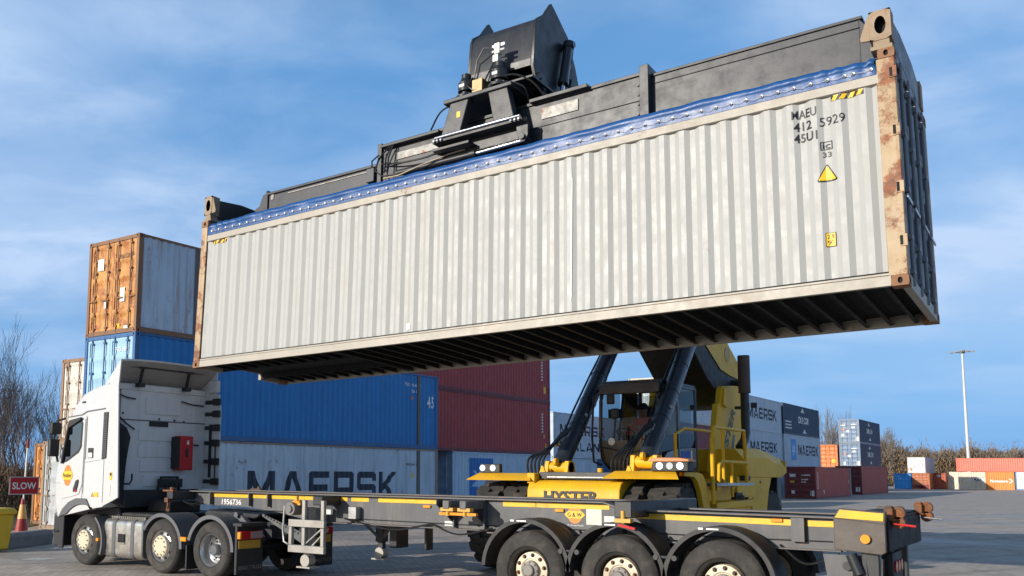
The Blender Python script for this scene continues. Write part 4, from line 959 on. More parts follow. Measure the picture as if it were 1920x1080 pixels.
for y0, s in ((11.12, 1), (13.60, -1)):
    y1 = y0+s*.62; a, b = min(y0, y1), max(y0, y1)
    mb = MB(); mb.box(-12.04, -11.98, a, b, .12, .95); mb.box(-12.10, -11.88, a, b, .94, 1.0); FL = mb.build('mud_flap', M_plastic, TR, bevel=.008)
    mb = MB(); mb.box(-11.98, -11.90, a+.02, b-.08, .72, .86); lp = mb.build('tail_light', M_lamp_red, FL, bevel=.012, seg=2)
    mb = MB(); mb.box(-11.902, -11.892, a+.24 if s > 0 else a+.1, b-.1 if s > 0 else b-.24, .735, .845); mb.build('light_lens', mat('lens_grey', (.32, .25, .24), .2, coat=.4), FL)
    MB().box(-11.978, -11.965, a+.03, b-.08, .56, .70).build('reflector_plate', mat('plate_amber', (.50, .30, .03), .4), FL)
    MB().box(-11.975, -11.90, a-.006, a+.05, .73, .85).build('side_lens', M_amber, FL, bevel=.006)
    letters('lettering', glyphs('RENAULT TRUCKS', .0), (-11.978, a+.04, .20), (0, 1, 0), (0, 0, 1), .54, .065, M_steel, FL)
MB().box(-12.1, -11.9, 12.6, 12.66, .6, .7).build('rear_marker', M_plastic, TR)

# ------------------------------------------------------------------ container trailer
TL = thing('skeletal_trailer', 'empty grey skeletal trailer with yellow edge stripes, behind the white lorry', 'trailer', (-8, 12.55, 0))
BY, BY2 = 11.92, 13.10        # outer webs of the two main beams
def beam_profile():
    return [(-14.05, 1.49), (-5.55, 1.49), (-5.25, 1.40), (-2.45, 1.385), (-2.45, 1.0), (-5.0, 1.045), (-10.75, 1.05), (-11.25, 1.08), (-11.75, 1.16), (-12.6, 1.235), (-13.7, 1.25), (-14.05, 1.33)]
for y in (BY, BY2):
    MB().prism(beam_profile(), 'y', y, y+.03).build('main_beam', M_trailer, TL, bevel=.004)
    mb = MB(); mb.box(-14.1, -5.5, y-.10, y+.13, 1.492, 1.515); mb.prism([(-5.5, 1.492), (-5.5, 1.515), (-5.2, 1.425), (-2.4, 1.41), (-2.4, 1.388), (-5.2, 1.402)], 'y', y-.10, y+.13)
    mb.box(-10.7, -7.4, y-.06, y+.09, 1.03, 1.048); mb.box(-7.4, -2.5, y-.06, y+.09, 1.00, 1.0+.02); mb.build('beam_flange', M_trailertop, TL, bevel=.003)
mb = MB()
for x in (-13.2, -12.0, -10.9, -9.6, -8.6, -7.6, -6.6, -5.6, -4.4, -3.4): mb.box(x, x+.08, BY+.03, BY2, 1.25 if x > -11 else 1.3, 1.44 if x < -5.5 else 1.36)
split_loose(mb.build('cross_bar', M_trailer, TL))
# vertical stiffeners and tapering brackets
mb = MB()
for x in (-13.55, -12.5, -12.02, -10.62, -8.0, -7.45, -5.25): mb.box(x, x+.025, BY-.085, BY, 1.26 if x < -11.5 else 1.06, 1.49)
mb.box(-3.05, -2.90, BY-.08, BY, 1.10, 1.385)
split_loose(mb.build('stiffener', M_trailer, TL))
for x in (-8.02, -7.47):
    mb = MB(); mb.prism([(BY, 1.49), (BY-.50, 1.49), (BY-.5, 1.42), (BY, 1.10)], 'x', x, x+.02); mb.build('outrigger', M_black, TL)
# yellow tape
mb = MB()
for a, b, z in ((-13.52, -12.53, 0), (-12.47, -12.05, 0), (-11.99, -11.18, 0), (-11.17, -10.66, 0), (-10.38, -10.18, 0), (-10.10, -9.72, 0), (-9.52, -7.95, 0), (-7.15, -6.60, 0), (-6.59, -5.45, 0)):
    mb.box(a, b, BY-.006, BY-.001, 1.405, 1.475)
mb.prism([(-5.05, 1.30), (-5.05, 1.37), (-2.92, 1.357), (-2.92, 1.285)], 'y', BY-.006, BY-.001); mb.box(-2.88, -2.47, BY-.006, BY-.001, 1.285, 1.355)
split_loose(mb.build('conspicuity_tape', M_tape, TL))
for x, z in ((-11.4, 1.36), (-8.6, 1.34), (-6.28, 1.35), (-3.3, 1.32)): MB().box(x, x+.14, BY-.03, BY, z, z+.045).build('side_marker', M_amber, TL, bevel=.006)
letters('lettering', glyphs('1956736', .01), (-13.28, BY, 1.27), (1, 0, 0), (0, 0, 1), .52, .10, M_letwhite, TL)
# emblem and notices by the middle axle
letters('emblem', disc(32), (-6.09, BY, 1.195), (1, 0, 0), (0, 0, 1), .225, .25, M_stick_o, TL, lift=.003)
letters('emblem_band', ([(0, .5), (.1, .16), (.2, .0), (.8, 0), (.9, .16), (1, .5), (.9, .84), (.8, 1), (.2, 1), (.1, .84)], [tuple(range(10))]), (-6.135, BY, 1.27), (1, 0, 0), (0, 0, 1), .315, .10, M_stick_y, TL, lift=.006)
letters('lettering', glyphs('G & W', .02), (-6.09, BY, 1.288), (1, 0, 0), (0, 0, 1), .225, .062, M_letter, TL, lift=.009)
letters('lettering', glyphs('UK Europe Haulier'), (-6.10, BY, 1.155), (1, 0, 0), (0, 0, 1), .26, .03, M_letwhite, TL)
letters('notice', rect(), (-5.80, BY, 1.19), (1, 0, 0), (0, 0, 1), .23, .26, mat('notice_cream', (.66, .64, .52), .5, dirt=.3), TL, lift=.003)
letters('notice', rect(), (-5.53, BY, 1.235), (1, 0, 0), (0, 0, 1), .15, .08, M_stick_w, TL, lift=.003)
letters('notice', rect(), (-8.2, BY, 1.08), (1, 0, 0), (0, 0, 1), .16, .07, M_stick_w, TL, lift=.003)
# front bolster with twistlocks
mb = MB(); mb.box(-14.20, -14.02, 11.36, 13.74, 1.36, 1.50); mb.prism([(-14.0, 1.36), (-13.4, 1.30), (-13.4, 1.49), (-14.0, 1.49)], 'y', 12.0, 13.05); mb.build('front_bolster', M_black, TL, bevel=.01)
for y in (11.40, 13.66):
    mb = MB(); mb.box(-14.32, -14.02, y-.04, y+.06, 1.50, 1.53); mb.cyl((-14.1, y, 1.53), (-14.1, y, 1.58), .04, .03, n=10); mb.cyl((-14.2, y, 1.36), (-14.2, y, 1.20), .02, n=8); mb.tube([(-14.2, y, 1.22), (-14.2, y-.03, 1.16), (-14.08, y-.05, 1.15)], .018, n=6); mb.box(-14.25, -14.15, y-.05, y+.05, 1.30, 1.38); mb.build('twistlock', M_rust, TL)
# bolsters across
def bolster(x, w, z0, z1, m=M_black, y0=11.34, y1=13.76):
    mb = MB(); mb.box(x, x+w, y0, y1, z0, z1); b = mb.build('bolster', m, TL, bevel=.012)
    return b
bolster(-5.12, .24, 1.33, 1.545)
for x in (-7.85, -7.55): bolster(x, .12, 1.36, 1.49, M_trailer)
bolster(-10.55, .22, 1.34, 1.49, M_black, 11.45, 13.65)
for x, y, z in ((-5.0, 11.34, 1.30), (-7.79, 11.40, 1.36), (-7.49, 11.40, 1.36), (-10.95, 11.5, 1.36), (-5.0, 13.70, 1.30)):
    mb = MB(); mb.cyl((x, y, z+.12), (x, y, z-.10), .03, n=10); mb.box(x-.10, x+.12, y-.05, y+.05, z-.03, z+.02); mb.build('twistlock', mat('twistlock_yellow', (.60, .33, .05), .5, dirt=.5), TL)
MB().bar((-5.05, 11.30, 1.24), (-4.8, 11.26, 1.20), .03, .03).build('twistlock_handle', M_red, TL)
MB().box(-7.95, -7.30, 11.40, 11.46, 1.27, 1.31).build('side_marker', M_amber, TL)
# rear bolster block with worn plate and twistlocks
mb = MB(); mb.prism([(-2.46, 1.07), (-1.98, 1.03), (-1.93, 1.06), (-1.93, 1.37), (-2.46, 1.42)], 'y', 11.34, 11.40); mb.prism([(-2.46, 1.42), (-2.40, 1.53), (-1.92, 1.50), (-1.93, 1.36)], 'y', 11.34, 11.43)
MB_ = mb.build('rear_corner_plate', mat('worn_plate', (.095, .08, .068), .6, dirt=.8, dcol=(.06, .03, .015), rust=.2), TL, bevel=.008)
mb = MB(); mb.prism([(-2.44, 1.425), (-2.385, 1.515), (-1.94, 1.485), (-1.945, 1.40)], 'y', 11.330, 11.338); mb.build('conspicuity_tape', M_tape, TL)
MB().cyl((-2.13, 11.30, 1.20), (-2.13, 11.345, 1.20), .05, n=18).build('side_marker', M_amber, TL)
mb = MB(); mb.box(-2.42, -1.93, 11.40, 13.70, 1.16, 1.44); mb.box(-1.935, -1.91, 11.42, 13.68, 1.06, 1.40); mb.box(-2.44, -1.95, 11.40, 13.7, 1.44, 1.462); mb.build('rear_bolster', mat('bolster_black', (.009, .009, .010), .6, dirt=.4, dcol=(.03, .027, .024), spec=.25), TL, bevel=.01)
mb = MB(); mb.prism([(-2.46, 1.07), (-1.98, 1.03), (-1.93, 1.06), (-1.93, 1.37), (-2.40, 1.50), (-2.46, 1.42)], 'y', 13.70, 13.76); mb.build('rear_corner_plate', MATS['worn_plate'], TL)
for y in (11.62, 13.72):
    mb = MB(); mb.box(-1.97, -1.88, y-.09, y+.03, 1.42, 1.54); mb.box(-1.97, -1.86, y-.09, y+.09, 1.40, 1.42); mb.cyl((-1.84, y-.02, 1.49), (-1.84, y+.07, 1.49), .075, n=18); mb.cyl((-1.84, y+.07, 1.49), (-1.84, y+.08, 1.49), .03, n=10); mb.box(-1.96, -1.89, y-.07, y+.01, 1.54, 1.565); mb.cyl((-1.84, y-.02, 1.38), (-1.84, y+.12, 1.38), .07, n=14); mb.build('twistlock', M_rust, TL, bevel=.008)
    MB().tube([(-1.86, y-.15, 1.37), (-1.74, y-.17, 1.36), (-1.64, y-.19, 1.352)], [.008, .013, .013], n=8).build('twistlock_handle', M_red if y < 12 else M_steel, TL)
# rear underrun, lights, flap
mb = MB(); mb.box(-2.20, -2.02, 11.42, 11.52, .55, 1.06); mb.box(-2.1, -1.98, 12.0, 12.1, .25, 1.08); mb.box(-2.1, -1.98, 13.0, 13.1, .25, 1.08); mb.box(-1.98, -1.90, 11.45, 13.65, .42, .56); mb.build('underrun_bar', M_black, TL, bevel=.01)
mb = MB(); mb.box(-2.02, -1.96, 11.9, 12.5, .62, 1.02); mb.build('light_board', M_plastic, TL, bevel=.01)
for y in (11.95, 12.12, 12.29): MB().cyl((-1.965, y+.07, .86), (-1.94, y+.07, .86), .065, n=16).build('tail_light', M_lamp_red, TL)
mb = MB(); mb.prism([(-2.62, 1.0), (-2.1, 1.0), (-2.15, .2), (-2.5, .2)], 'y', 11.50, 11.53); mb.build('side_plate', M_trailer, TL); mb = MB(); mb.cyl((-2.36, 11.46, .88), (-2.36, 11.52, .88), .05, n=14); mb.cyl((-2.26, 11.42, .98), (-2.26, 11.42, .45), .035, n=10); mb.cyl((-2.30, 11.40, 1.02), (-2.22, 11.40, .80), .06, n=12); mb.build('air_tank', M_black, TL)
MB().tube([(-2.16, 11.44, 1.0), (-2.14, 11.42, .70), (-2.06, 11.42, .62), (-2.0, 11.44, .70), (-1.99, 11.46, .98)], .018, n=6).build('hose', M_hose, TL)
# axles, wheels, mudguards
WX = (-6.42, -5.10, -3.76)
for x in WX:
    road_wheel(TL, x, 11.36, .56, .545, .385, 'trailer'); road_wheel(TL, x, 13.74, .56, .545, .385, 'trailer', ax=(0, -1, 0))
    MB().cyl((x, 11.6, .56), (x, 13.5, .56), .08, n=12).build('axle', M_black, TL)
    for y0, y1 in ((11.30, 11.80), (13.30, 13.80)): 
        gd = guard(TL, x-.02, .575, .695, y0, y1, 2, 178, .055, M_plastic)
        if y0 < 12:
            letters('marking', rect(), (x-.14, y0-.006, 1.228), (1, 0, 0), (0, 0, 1), .15, .018, M_letwhite, gd, lift=.003); letters('logo', rect(), (x-.24, y0-.006, 1.226), (1, 0, 0), (0, 0, 1), .06, .024, M_letwhite, gd, lift=.003)
for x in (-5.76, -4.43):
    mb = MB(); mb.cyl((x-.16, 11.33, .86), (x+.16, 11.33, .86), .022, n=8); mb.cyl((x-.12, 11.28, .86), (x-.12, 11.36, .86), .035, n=10); mb.cyl((x+.12, 11.28, .86), (x+.12, 11.36, .86), .035, n=10); mb.build('guard_stay', M_black, TL)
for x in WX:
    mb = MB(); mb.prism([(x-.5, 1.05), (x-.25, 1.05), (x-.05, .60), (x-.25, .60)], 'y', 12.0, 12.08); mb.build('suspension_arm', M_black, TL)
# support stand with landing legs
mb = MB()
for x in (-10.72, -10.30): mb.box(x, x+.07, 11.38, 11.45, .60, 1.42)
mb.box(-10.98, -10.18, 11.33, 11.40, .98, 1.10); mb.box(-10.98, -10.18, 11.33, 11.40, .56, .68); mb.box(-10.98, -10.91, 11.34, 11.41, .68, .98)
mb.build('support_frame', M_galv, TL, bevel=.006)
mb = MB(); mb.bar((-10.66, 11.42, .70), (-10.3, 11.42, .96), .03, .02); mb.bar((-10.56, 11.46, .66), (-10.2, 11.46, .96), .03, .02); mb.build('support_brace', M_steel, TL)
for y in (11.52, 13.50):
    mb = MB(); mb.box(-10.80, -10.62, y-.06, y+.10, .62, 1.30); mb.box(-10.77, -10.65, y-.03, y+.07, .46, .62); mb.build('landing_leg', M_galv if y < 12 else M_black, TL, bevel=.008)
    mb = MB(); mb.cyl((-10.71, y-.06, .42), (-10.71, y+.10, .42), .10, n=18); mb.box(-10.86, -10.56, y-.10, y+.14, .30, .325); mb.build('landing_foot', M_galv, TL)
mb = MB(); mb.bar((-10.7, 13.5, .65), (-11.2, 13.2, 1.2), .06, .05); mb.bar((-10.7, 13.5, .65), (-10.1, 13.2, 1.15), .06, .05); mb.build('leg_brace', M_trailer, TL)
mb = MB(); mb.cyl((-10.98, 11.36, 1.27), (-10.98, 11.60, 1.27), .11, n=24); mb.cyl((-10.98, 11.33, 1.27), (-10.98, 11.36, 1.27), .06, n=14); mb.build('winch_drum', mat('winch_grey', (.16, .15, .14), .5, dirt=.5), TL)
MB().tube([(-11.14, 11.40, 1.32), (-11.15, 11.38, .9), (-11.12, 11.38, .72), (-11.02, 11.38, .68)], .018, n=8).build('crank_handle', M_steel, TL)
MB().box(-11.0, -10.85, 11.44, 11.52, 1.36, 1.40).build('side_marker', M_amber, TL)
mb = MB(); mb.box(-10.50, -10.36, 11.70, 11.76, 1.18, 1.34); mb.build('document_box', M_stick_w, TL, bevel=.01); MB().box(-10.05, -9.88, 11.78, 11.91, 1.12, 1.32).build('reflector_panel', M_steel, TL, bevel=.006)
# slanted perforated arm behind the stand and boxes between the beams
mb = MB(); mb.prism([(-12.0, 1.10), (-12.0, 1.14), (-11.05, .86), (-11.05, .68)], 'y', 11.72, 11.75)
for i in range(12): 
    q = Vector((-11.92+i*.073, 11.712, 1.105-i*.024)); mb.cyl(q, q+Vector((0, .01, 0)), .016, n=8, mi=1)
mb.build('slide_rail', [M_trailer, M_dark], TL)
for x, y in ((-10.05, 12.9), (-9.30, 12.9)):
    mb = MB(); mb.box(x, x+.16 if x < -9.5 else x+.05, y, y+(.35 if x < -9.5 else .2), .58, 1.06); mb.build('storage_box' if x < -9.5 else 'frame_post', M_black, TL, bevel=.01)

for k, pts in enumerate(([(-10.2, 11.86, 1.12), (-9.2, 11.86, .98), (-8.4, 11.86, 1.10)], [(-8.4, 11.86, 1.10), (-7.9, 11.84, .96), (-7.3, 11.86, 1.08)], [(-5.9, 11.9, 1.10), (-5.75, 11.88, .92), (-5.55, 11.9, 1.06)], [(-4.6, 11.9, 1.08), (-4.42, 11.88, .90), (-4.2, 11.9, 1.05)], [(-3.2, 11.9, 1.05), (-2.9, 11.86, .84), (-2.5, 11.8, .98)], [(-13.9, 12.1, 1.40), (-14.4, 12.2, 1.24), (-15.0, 12.35, 1.30), (-15.55, 12.4, 1.50)], [(-13.9, 12.2, 1.42), (-14.5, 12.35, 1.20), (-15.1, 12.5, 1.28), (-15.55, 12.55, 1.5)])):
    MB().tube(smooth_pts(pts), .015, n=6).build('air_hose', M_hose, TL)
for x0, x1 in ((-13.4, -10.9), (-10.1, -5.6), (-5.0, -2.6)):
    z = 1.20 if x0 < -11 else 1.12
    MB().tube([(x0, BY-.012, z), ((x0+x1)/2, BY-.012, z-.012), (x1, BY-.012, z-.004)], .008, n=5).build('wiring', M_hose, TL)
side([(-16.52, 1.30), (-16.515, 1.30), (-16.50, 2.92), (-16.505, 2.92)], M_greyplast, 'panel_gap', .004)
side([(-17.60, 1.62), (-16.54, 1.60), (-16.54, 1.608), (-17.60, 1.63)], mat('seam_grey', (.35, .35, .35), .5), 'panel_seam', .0035)
side([(-16.46, 2.10), (-16.452, 2.10), (-16.44, 2.96), (-16.448, 2.96)], M_greyplast, 'panel_gap', .004)
# ------------------------------------------------------------------ reach stacker
RS = thing('reach_stacker', 'yellow reach stacker with black lifting rams and dark cab, behind the grey trailer', 'stacker', (-7.6, 18.7, 0))
CXm = -7.10
KS = 1.07
def place_machine(p):
    x, y, z = p
    return Vector((x*KS, y*KS, 1.9+(z-1.9)*KS if z > 1.2 else z*(1.9-.7*KS)/1.2))
XF[0] = place_machine
M_ystk = M_yellow
M_ram = mat('ram_black', (.018, .022, .030), .3, dirt=.15, coat=.3)
M_boomdark = mat('boom_underside', (.012, .012, .013), .6, dirt=.2)
M_cabblk = mat('cab_black', (.020, .021, .024), .35, dirt=.3, coat=.2)
# front panel: curved yellow plate between the wheels
prof = [(14.46, 1.0), (14.40, 1.15), (14.38, 1.45), (14.40, 1.62), (14.46, 1.72), (14.56, 1.77), (15.1, 1.80), (15.1, 1.0)]
mb = MB(); mb.prism(prof, 'x', -8.14, -6.40); fp = mb.build('front_panel', M_ystk, RS, bevel=.015, seg=2)
letters('lettering', glyphs('HYSTER', .03), (-7.80, 14.378, 1.40), (1, 0, 0), (0, 0, 1), 1.03, .20, M_letter, fp, lift=.008)
mb = MB(); mb.box(-8.0, -6.5, 14.60, 14.9, 1.80, 1.92); mb.box(-7.85, -6.75, 14.585, 14.60, 1.82, 1.845, 1); mb.build('front_beam', [M_black, M_chrome], RS, bevel=.006)
MB().box(-8.17, -8.02, 14.44, 14.8, 1.72, 1.90).build('panel_bracket', M_ystk, RS, bevel=.01)
MB().cyl((-6.88, 14.7, 1.92), (-6.88, 14.7, 1.99), .05, n=12).build('lifting_eye', M_ystk, RS)
# chassis
mb = MB(); mb.box(-8.05, -6.15, 14.62, 21.8, .62, 1.55); mb.box(-8.5, -5.7, 14.5, 15.5, .72, 1.0); mb.build('chassis', M_black, RS, bevel=.02)
mb = MB(); mb.box(-8.1, -6.1, 15.4, 16.5, 1.55, 1.86); mb.build('front_deck', M_ystk, RS, bevel=.02)
# fenders: sloping lip in front, flat top, wheel arch skirt behind
def fender(xa, xb, z, slope, arch):
    mb = MB()
    mb.loft([[(xa, 14.36, z-.12), (xa+.16, 14.55, z), (xa+.16, 16.1, z), (xa, 16.2, z-.10)], [(xb, 14.36, z-.12), (xb-.12, 14.55, z), (xb-.12, 16.1, z), (xb, 16.2, z-.10)]], closed=False)
    mb.loft([[(xa, 14.365, z-.13), (xa+.16, 14.56, z-.015), (xa+.16, 16.1, z-.015), (xa, 16.2, z-.12)], [(xb, 14.365, z-.13), (xb-.12, 14.56, z-.015), (xb-.12, 16.1, z-.015), (xb, 16.2, z-.12)]], closed=False)
    mb.loft([[(xa, 14.36, z-.12), (xa, 14.365, z-.13)], [(xb, 14.36, z-.12), (xb, 14.365, z-.13)]], closed=False)
    f = mb.build('fender', M_ystk, RS)
    return f
fl = fender(-9.40, -8.06, 1.895, 0, 0); fr_ = fender(-6.70, -5.38, 1.945, 0, 0)
# wheel arch skirt on the right side
A = [(14.56, 1.93), (15.2, 1.93), (15.42, 1.90), (15.60, 1.75), (15.74, 1.45), (15.80, 1.10), (15.80, .72)]
B = [(14.56, 1.87), (15.02, 1.86), (15.18, 1.78), (15.32, 1.60), (15.43, 1.35), (15.48, 1.10), (15.48, .72)]
mb = MB(); mb.loft([[(-5.36, y, z) for y, z in A], [(-5.36, y, z) for y, z in B], [(-5.44, y, z) for y, z in B], [(-5.44, y, z) for y, z in A], [(-5.36, y, z) for y, z in A]], closed=False); mb.build('wheel_arch', M_ystk, fr_, ang=30)
mb = MB(); mb.loft([[(-5.44, y, z) for y, z in B], [(-6.60, y, z) for y, z in B]], closed=False); mb.build('wheel_well', M_black, fr_)
# big tyres with block tread
def big_tyre(x0, cy, cz, r, w, rr):
    mb = MB(); c = (x0, cy, cz)
    tyre(mb, c, (1, 0, 0), r-.05, w, rr, n=40)
    nb = 17
    for i in range(nb):
        for k in (0, 1):
            a0 = 2*PI*(i+.5*k)/nb; da = 2*PI/nb*.70
            xa, xb = (x0+.03, x0+w*.52) if k == 0 else (x0+w*.48, x0+w-.03)
            ring = []
            for x, sk in ((xa, .14 if k == 0 else 0), (xb, 0 if k == 0 else .14)):
                a = a0-sk*.5
                ring.append([(x, cy+rad*math.cos(a+d), cz+rad*math.sin(a+d)) for rad, d in ((r-.06, -da/2), (r-.006, -da/2+.015), (r, 0), (r-.006, da/2-.015), (r-.06, da/2))])
            mb.loft(ring, True, True)
    return mb
for x in (-9.34, -8.76, -6.66, -6.02):
    t = big_tyre(x, 15.12, .88, .88, .56, .34).build('wheel', M_rubber, RS, ang=30)
    mb = MB(); xo = x+.56 if x > -7 else x; s = 1 if x > -7 else -1
    mb.lathe([(.35, -.02), (.33, -.05), (.30, -.16), (.14, -.18), (.12, -.10), (.01, -.10)], (xo, 15.12, .88), (s, 0, 0), 28); mb.build('rim', M_ystk, t)
for x in (-8.62, -6.28):
    t = big_tyre(x, 21.15, .78, .78, .50, .32).build('wheel', M_rubber, RS, ang=30)
    xo = x+.5 if x > -7 else x; s = 1 if x > -7 else -1
    mb = MB(); mb.lathe([(.33, -.02), (.31, -.05), (.28, -.12), (.12, -.14), (.10, -.08), (.01, -.08)], (xo, 21.15, .78), (s, 0, 0), 28); mb.build('rim', M_ystk, t)
MB().cyl((-9.0, 15.12, .88), (-5.6, 15.12, .88), .2, n=16).build('axle', M_black, RS); MB().cyl((-8.4, 21.15, .78), (-5.9, 21.15, .78), .14, n=14).build('axle', M_black, RS)
# headlight clusters on the fenders
mb = MB(); mb.box(-9.20, -8.78, 14.52, 14.62, 1.90, 2.06); q = mb.build('light_bar', M_plastic, RS, bevel=.01)
lampw = emit('lamp_white', (.95, .97, 1.), .9)
for x in (-9.14, -8.92): MB().cyl((x, 14.50, 1.985), (x, 14.53, 1.985), .055, .05, n=20).build('headlight', lampw, q)
mb = MB(); mb.prism([(-5.90, 1.945), (-5.27, 1.945), (-5.27, 2.10), (-5.86, 2.10)], 'y', 14.50, 14.75); q = mb.build('light_bar', M_plastic, RS, bevel=.01)
mb = MB(); mb.prism([(-5.93, 2.10), (-5.23, 2.10), (-5.26, 2.135), (-5.40, 2.16), (-5.78, 2.165), (-5.88, 2.15)], 'y', 14.46, 14.80); mb.build('light_cover', mat('faded_orange', (.62, .24, .09), .5), q, bevel=.008)
for x in (-5.74, -5.57, -5.40): MB().cyl((x, 14.485, 2.03), (x, 14.51, 2.03), .058, .052, n=20).build('headlight', lampw if x != -5.57 else mat('lamp_glass', (.45, .5, .55), .1), q)
# lifting rams
for x, zb in ((-7.93, 2.0), (-6.27, 2.10)):
    p0 = Vector((x, 15.22, zb)); p1 = Vector((x, 19.1, zb+4.05)); d = (p1-p0).normalized()
    mb = MB(); mb.cyl(p0+d*.02, p0+d*3.6, .155, n=28); mb.cyl(p0+d*3.55, p0+d*3.7, .175, n=28)
    for s in (1.05, 1.75, 2.5): mb.cyl(p0+d*s, p0+d*(s+.02), .163, n=28)
    r = mb.build('lift_ram', M_ram, RS)
    MB().cyl(p0+d*3.6, p0+d*5.2, .11, n=24).build('piston_rod', M_chrome, r)
    mb = MB(); mb.cyl((x-.24, 15.22, zb), (x+.24, 15.22, zb), .11, n=24); mb.prism([(15.05, 1.86), (15.42, 1.86), (15.34, zb+.12), (15.12, zb+.12)], 'x', x-.24, x-.16); mb.prism([(15.05, 1.86), (15.42, 1.86), (15.34, zb+.12), (15.12, zb+.12)], 'x', x+.16, x+.24)
    mb.cyl((x-.02, 15.06, zb+.1), (x+.04, 15.06, zb+.1), .07, n=16); mb.prism([(x-.26, 1.86), (x-.10, 1.86), (x-.16, 2.02), (x-.2, 2.04)], 'y', 14.9, 14.94); mb.build('ram_lug', M_ystk, r, bevel=.008)
    side_ = -1
    rng = random.Random(int(x*10))
    for k in range(5):
        a = p0+d*(.62+.05*k)+Vector((-.20+.05*k, -.14-.01*k, .0)); b = Vector((x-.52+.05*k, 14.98+.05*k, 1.88))
        m1 = a+Vector((-.17, -.08, -.10+.01*k)); m2 = b+Vector((.02, .0, .28))
        MB().tube(smooth_pts([a+d*.3, a+d*.05+Vector((-.05, -.03, 0)), m1, m2, b]), .022, n=7).build('hose', M_hose, r)
        MB().cyl(a-d*.06, a+d*.10, .030, n=8).build('hose_fitting', M_steel, r)
    MB().tube([p0+d*.8+Vector((-.19, -.05, .02)), p0+d*1.5+Vector((-.22, -.03, .02)), p0+d*2.6+Vector((-.20, -.03, .02)), p0+d*3.4+Vector((-.17, -.02, .02))], .020, n=7).build('hose', M_hose, r)
    MB().cyl(p0+d*1.35+Vector((.13, -.09, 0)), p0+d*1.42+Vector((.14, -.12, 0)), .03, n=8).build('pipe_clip', M_steel, r)
# boom: outer section (yellow sides, black underside), inner section, head
pA = Vector((CXm, 21.35, 4.02)); pB = Vector((CXm, 12.75, 8.35)); bd = (pB-pA).normalized(); bu = Vector((1, 0, 0)).cross(bd); bu = bu if bu.z > 0 else -bu
def boom_box(mb, s0, s1, hw, lo, hi, mi=0, lo1=None):
    lo1 = lo if lo1 is None else lo1
    def ring(s, l): 
        p = pA+bd*s; return [p+Vector((-hw, 0, 0))+bu*l, p+Vector((hw, 0, 0))+bu*l, p+Vector((hw, 0, 0))+bu*hi, p+Vector((-hw, 0, 0))+bu*hi]
    return mb.loft([ring(s0, lo), ring(s1, lo1)], True, True, mi)
mb = MB(); hw = .58
def BP(s, t, x): p = pA+bd*s+bu*t; return (CXm+x, p.y, p.z)
# side plate outline: rounded rear end
out = [(-.30, .36), (-.10, .09), (.58, -.20), (1.2, -.42), (2.4, -.45), (5.6, -.45), (5.6, .48), (1.3, .39), (.5, .37), (-.22, .37)]
vs = [BP(s, t, -hw) for s, t in out]+[BP(s, t, hw) for s, t in out]; n = len(out)
mb.add(vs, [tuple(range(n)), tuple(range(2*n-1, n-1, -1))], 0)
for i in range(n):
    j = (i+1) % n; mb.add([vs[i], vs[j], vs[n+j], vs[n+i]], [(0, 1, 2, 3)], 1 if i in (0, 1, 2, 3, 4) else 0)
BO = mb.build('boom', [M_ystk, M_boomdark], RS, smooth=False)
MB().cyl(BP(.95, .12, hw-.002), BP(.95, .12, hw+.01), .17, n=28).build('emblem', mat('emblem_ochre', (.42, .25, .05), .5), BO)
mb = MB(); boom_box(mb, 5.2, 9.3, .46, -.40, .40); ib = mb.build('inner_boom', M_sp, BO)
# black plate hanging under the boom between the cab and the tower, with hoses
mb = MB(); mb.prism([(18.3, 4.55), (19.2, 3.95), (20.3, 3.42), (21.0, 3.35), (21.4, 3.7), (21.3, 4.1), (20.0, 4.7), (18.4, 5.3)], 'x', CXm-.60, CXm+.56); up_ = mb.build('boom_root', M_boomdark, BO, bevel=.02)
for k in range(4):
    MB().tube([(CXm+.30+.06*k, 20.6, 3.48), (CXm+.34+.06*k, 20.7, 3.25-.03*k), (CXm+.42+.05*k, 21.0, 3.16-.05*k), (CXm+.52+.04*k, 21.2, 3.28), (CXm+.55, 21.3, 3.5)], .025, n=7).build('hose', M_hose, BO)
# boom head (down turned)
x0, x1 = -7.63, -6.44
hp = [(11.66, 7.98), (11.74, 8.66), (11.80, 8.78), (12.02, 8.93), (12.12, 9.05), (12.25, 9.20), (12.36, 9.14), (12.80, 8.86), (13.05, 8.45), (13.30, 7.85), (12.95, 7.70), (12.55, 7.86), (12.2, 7.7), (12.0, 7.62), (11.80, 7.66)]
mb = MB()
mb.prism(hp, 'x', x1-.05, x1)
HD = mb.build('boom_head', M_spd, BO, bevel=.006)
mb = MB(); mb.prism(hp, 'x', x0, x0+.05); mb.build('boom_head', M_spd, BO, bevel=.006)
front = [(11.67, 8.10), (11.745, 8.65), (11.80, 8.75), (11.92, 8.84), (12.15, 8.93), (12.8, 8.78)]
inner = [(y+.03, z-.02) for y, z in front]
mb = MB(); mb.loft([[(x, y, z) for y, z in front] for x in (x0+.05, x1-.05)], closed=False); mb.loft([[(x, y, z) for y, z in inner] for x in (x0+.05, x1-.05)], closed=False); mb.build('head_plate', M_sp, HD, ang=50)
mb = MB(); mb.prism([(x0+.05, 8.10), (x1-.05, 8.10), (x1-.05, 7.99), (-6.85, 7.99), (-6.9, 8.04), (-7.1, 8.04), (-7.15, 7.92), (x0+.05, 7.92)], 'y', 11.66, 11.70); mb.build('head_plate', M_sp, HD)
mb = MB(); mb.box(x0+.05, x1-.05, 12.3, 12.34, 7.7, 8.8); mb.build('head_web', M_spd, HD)
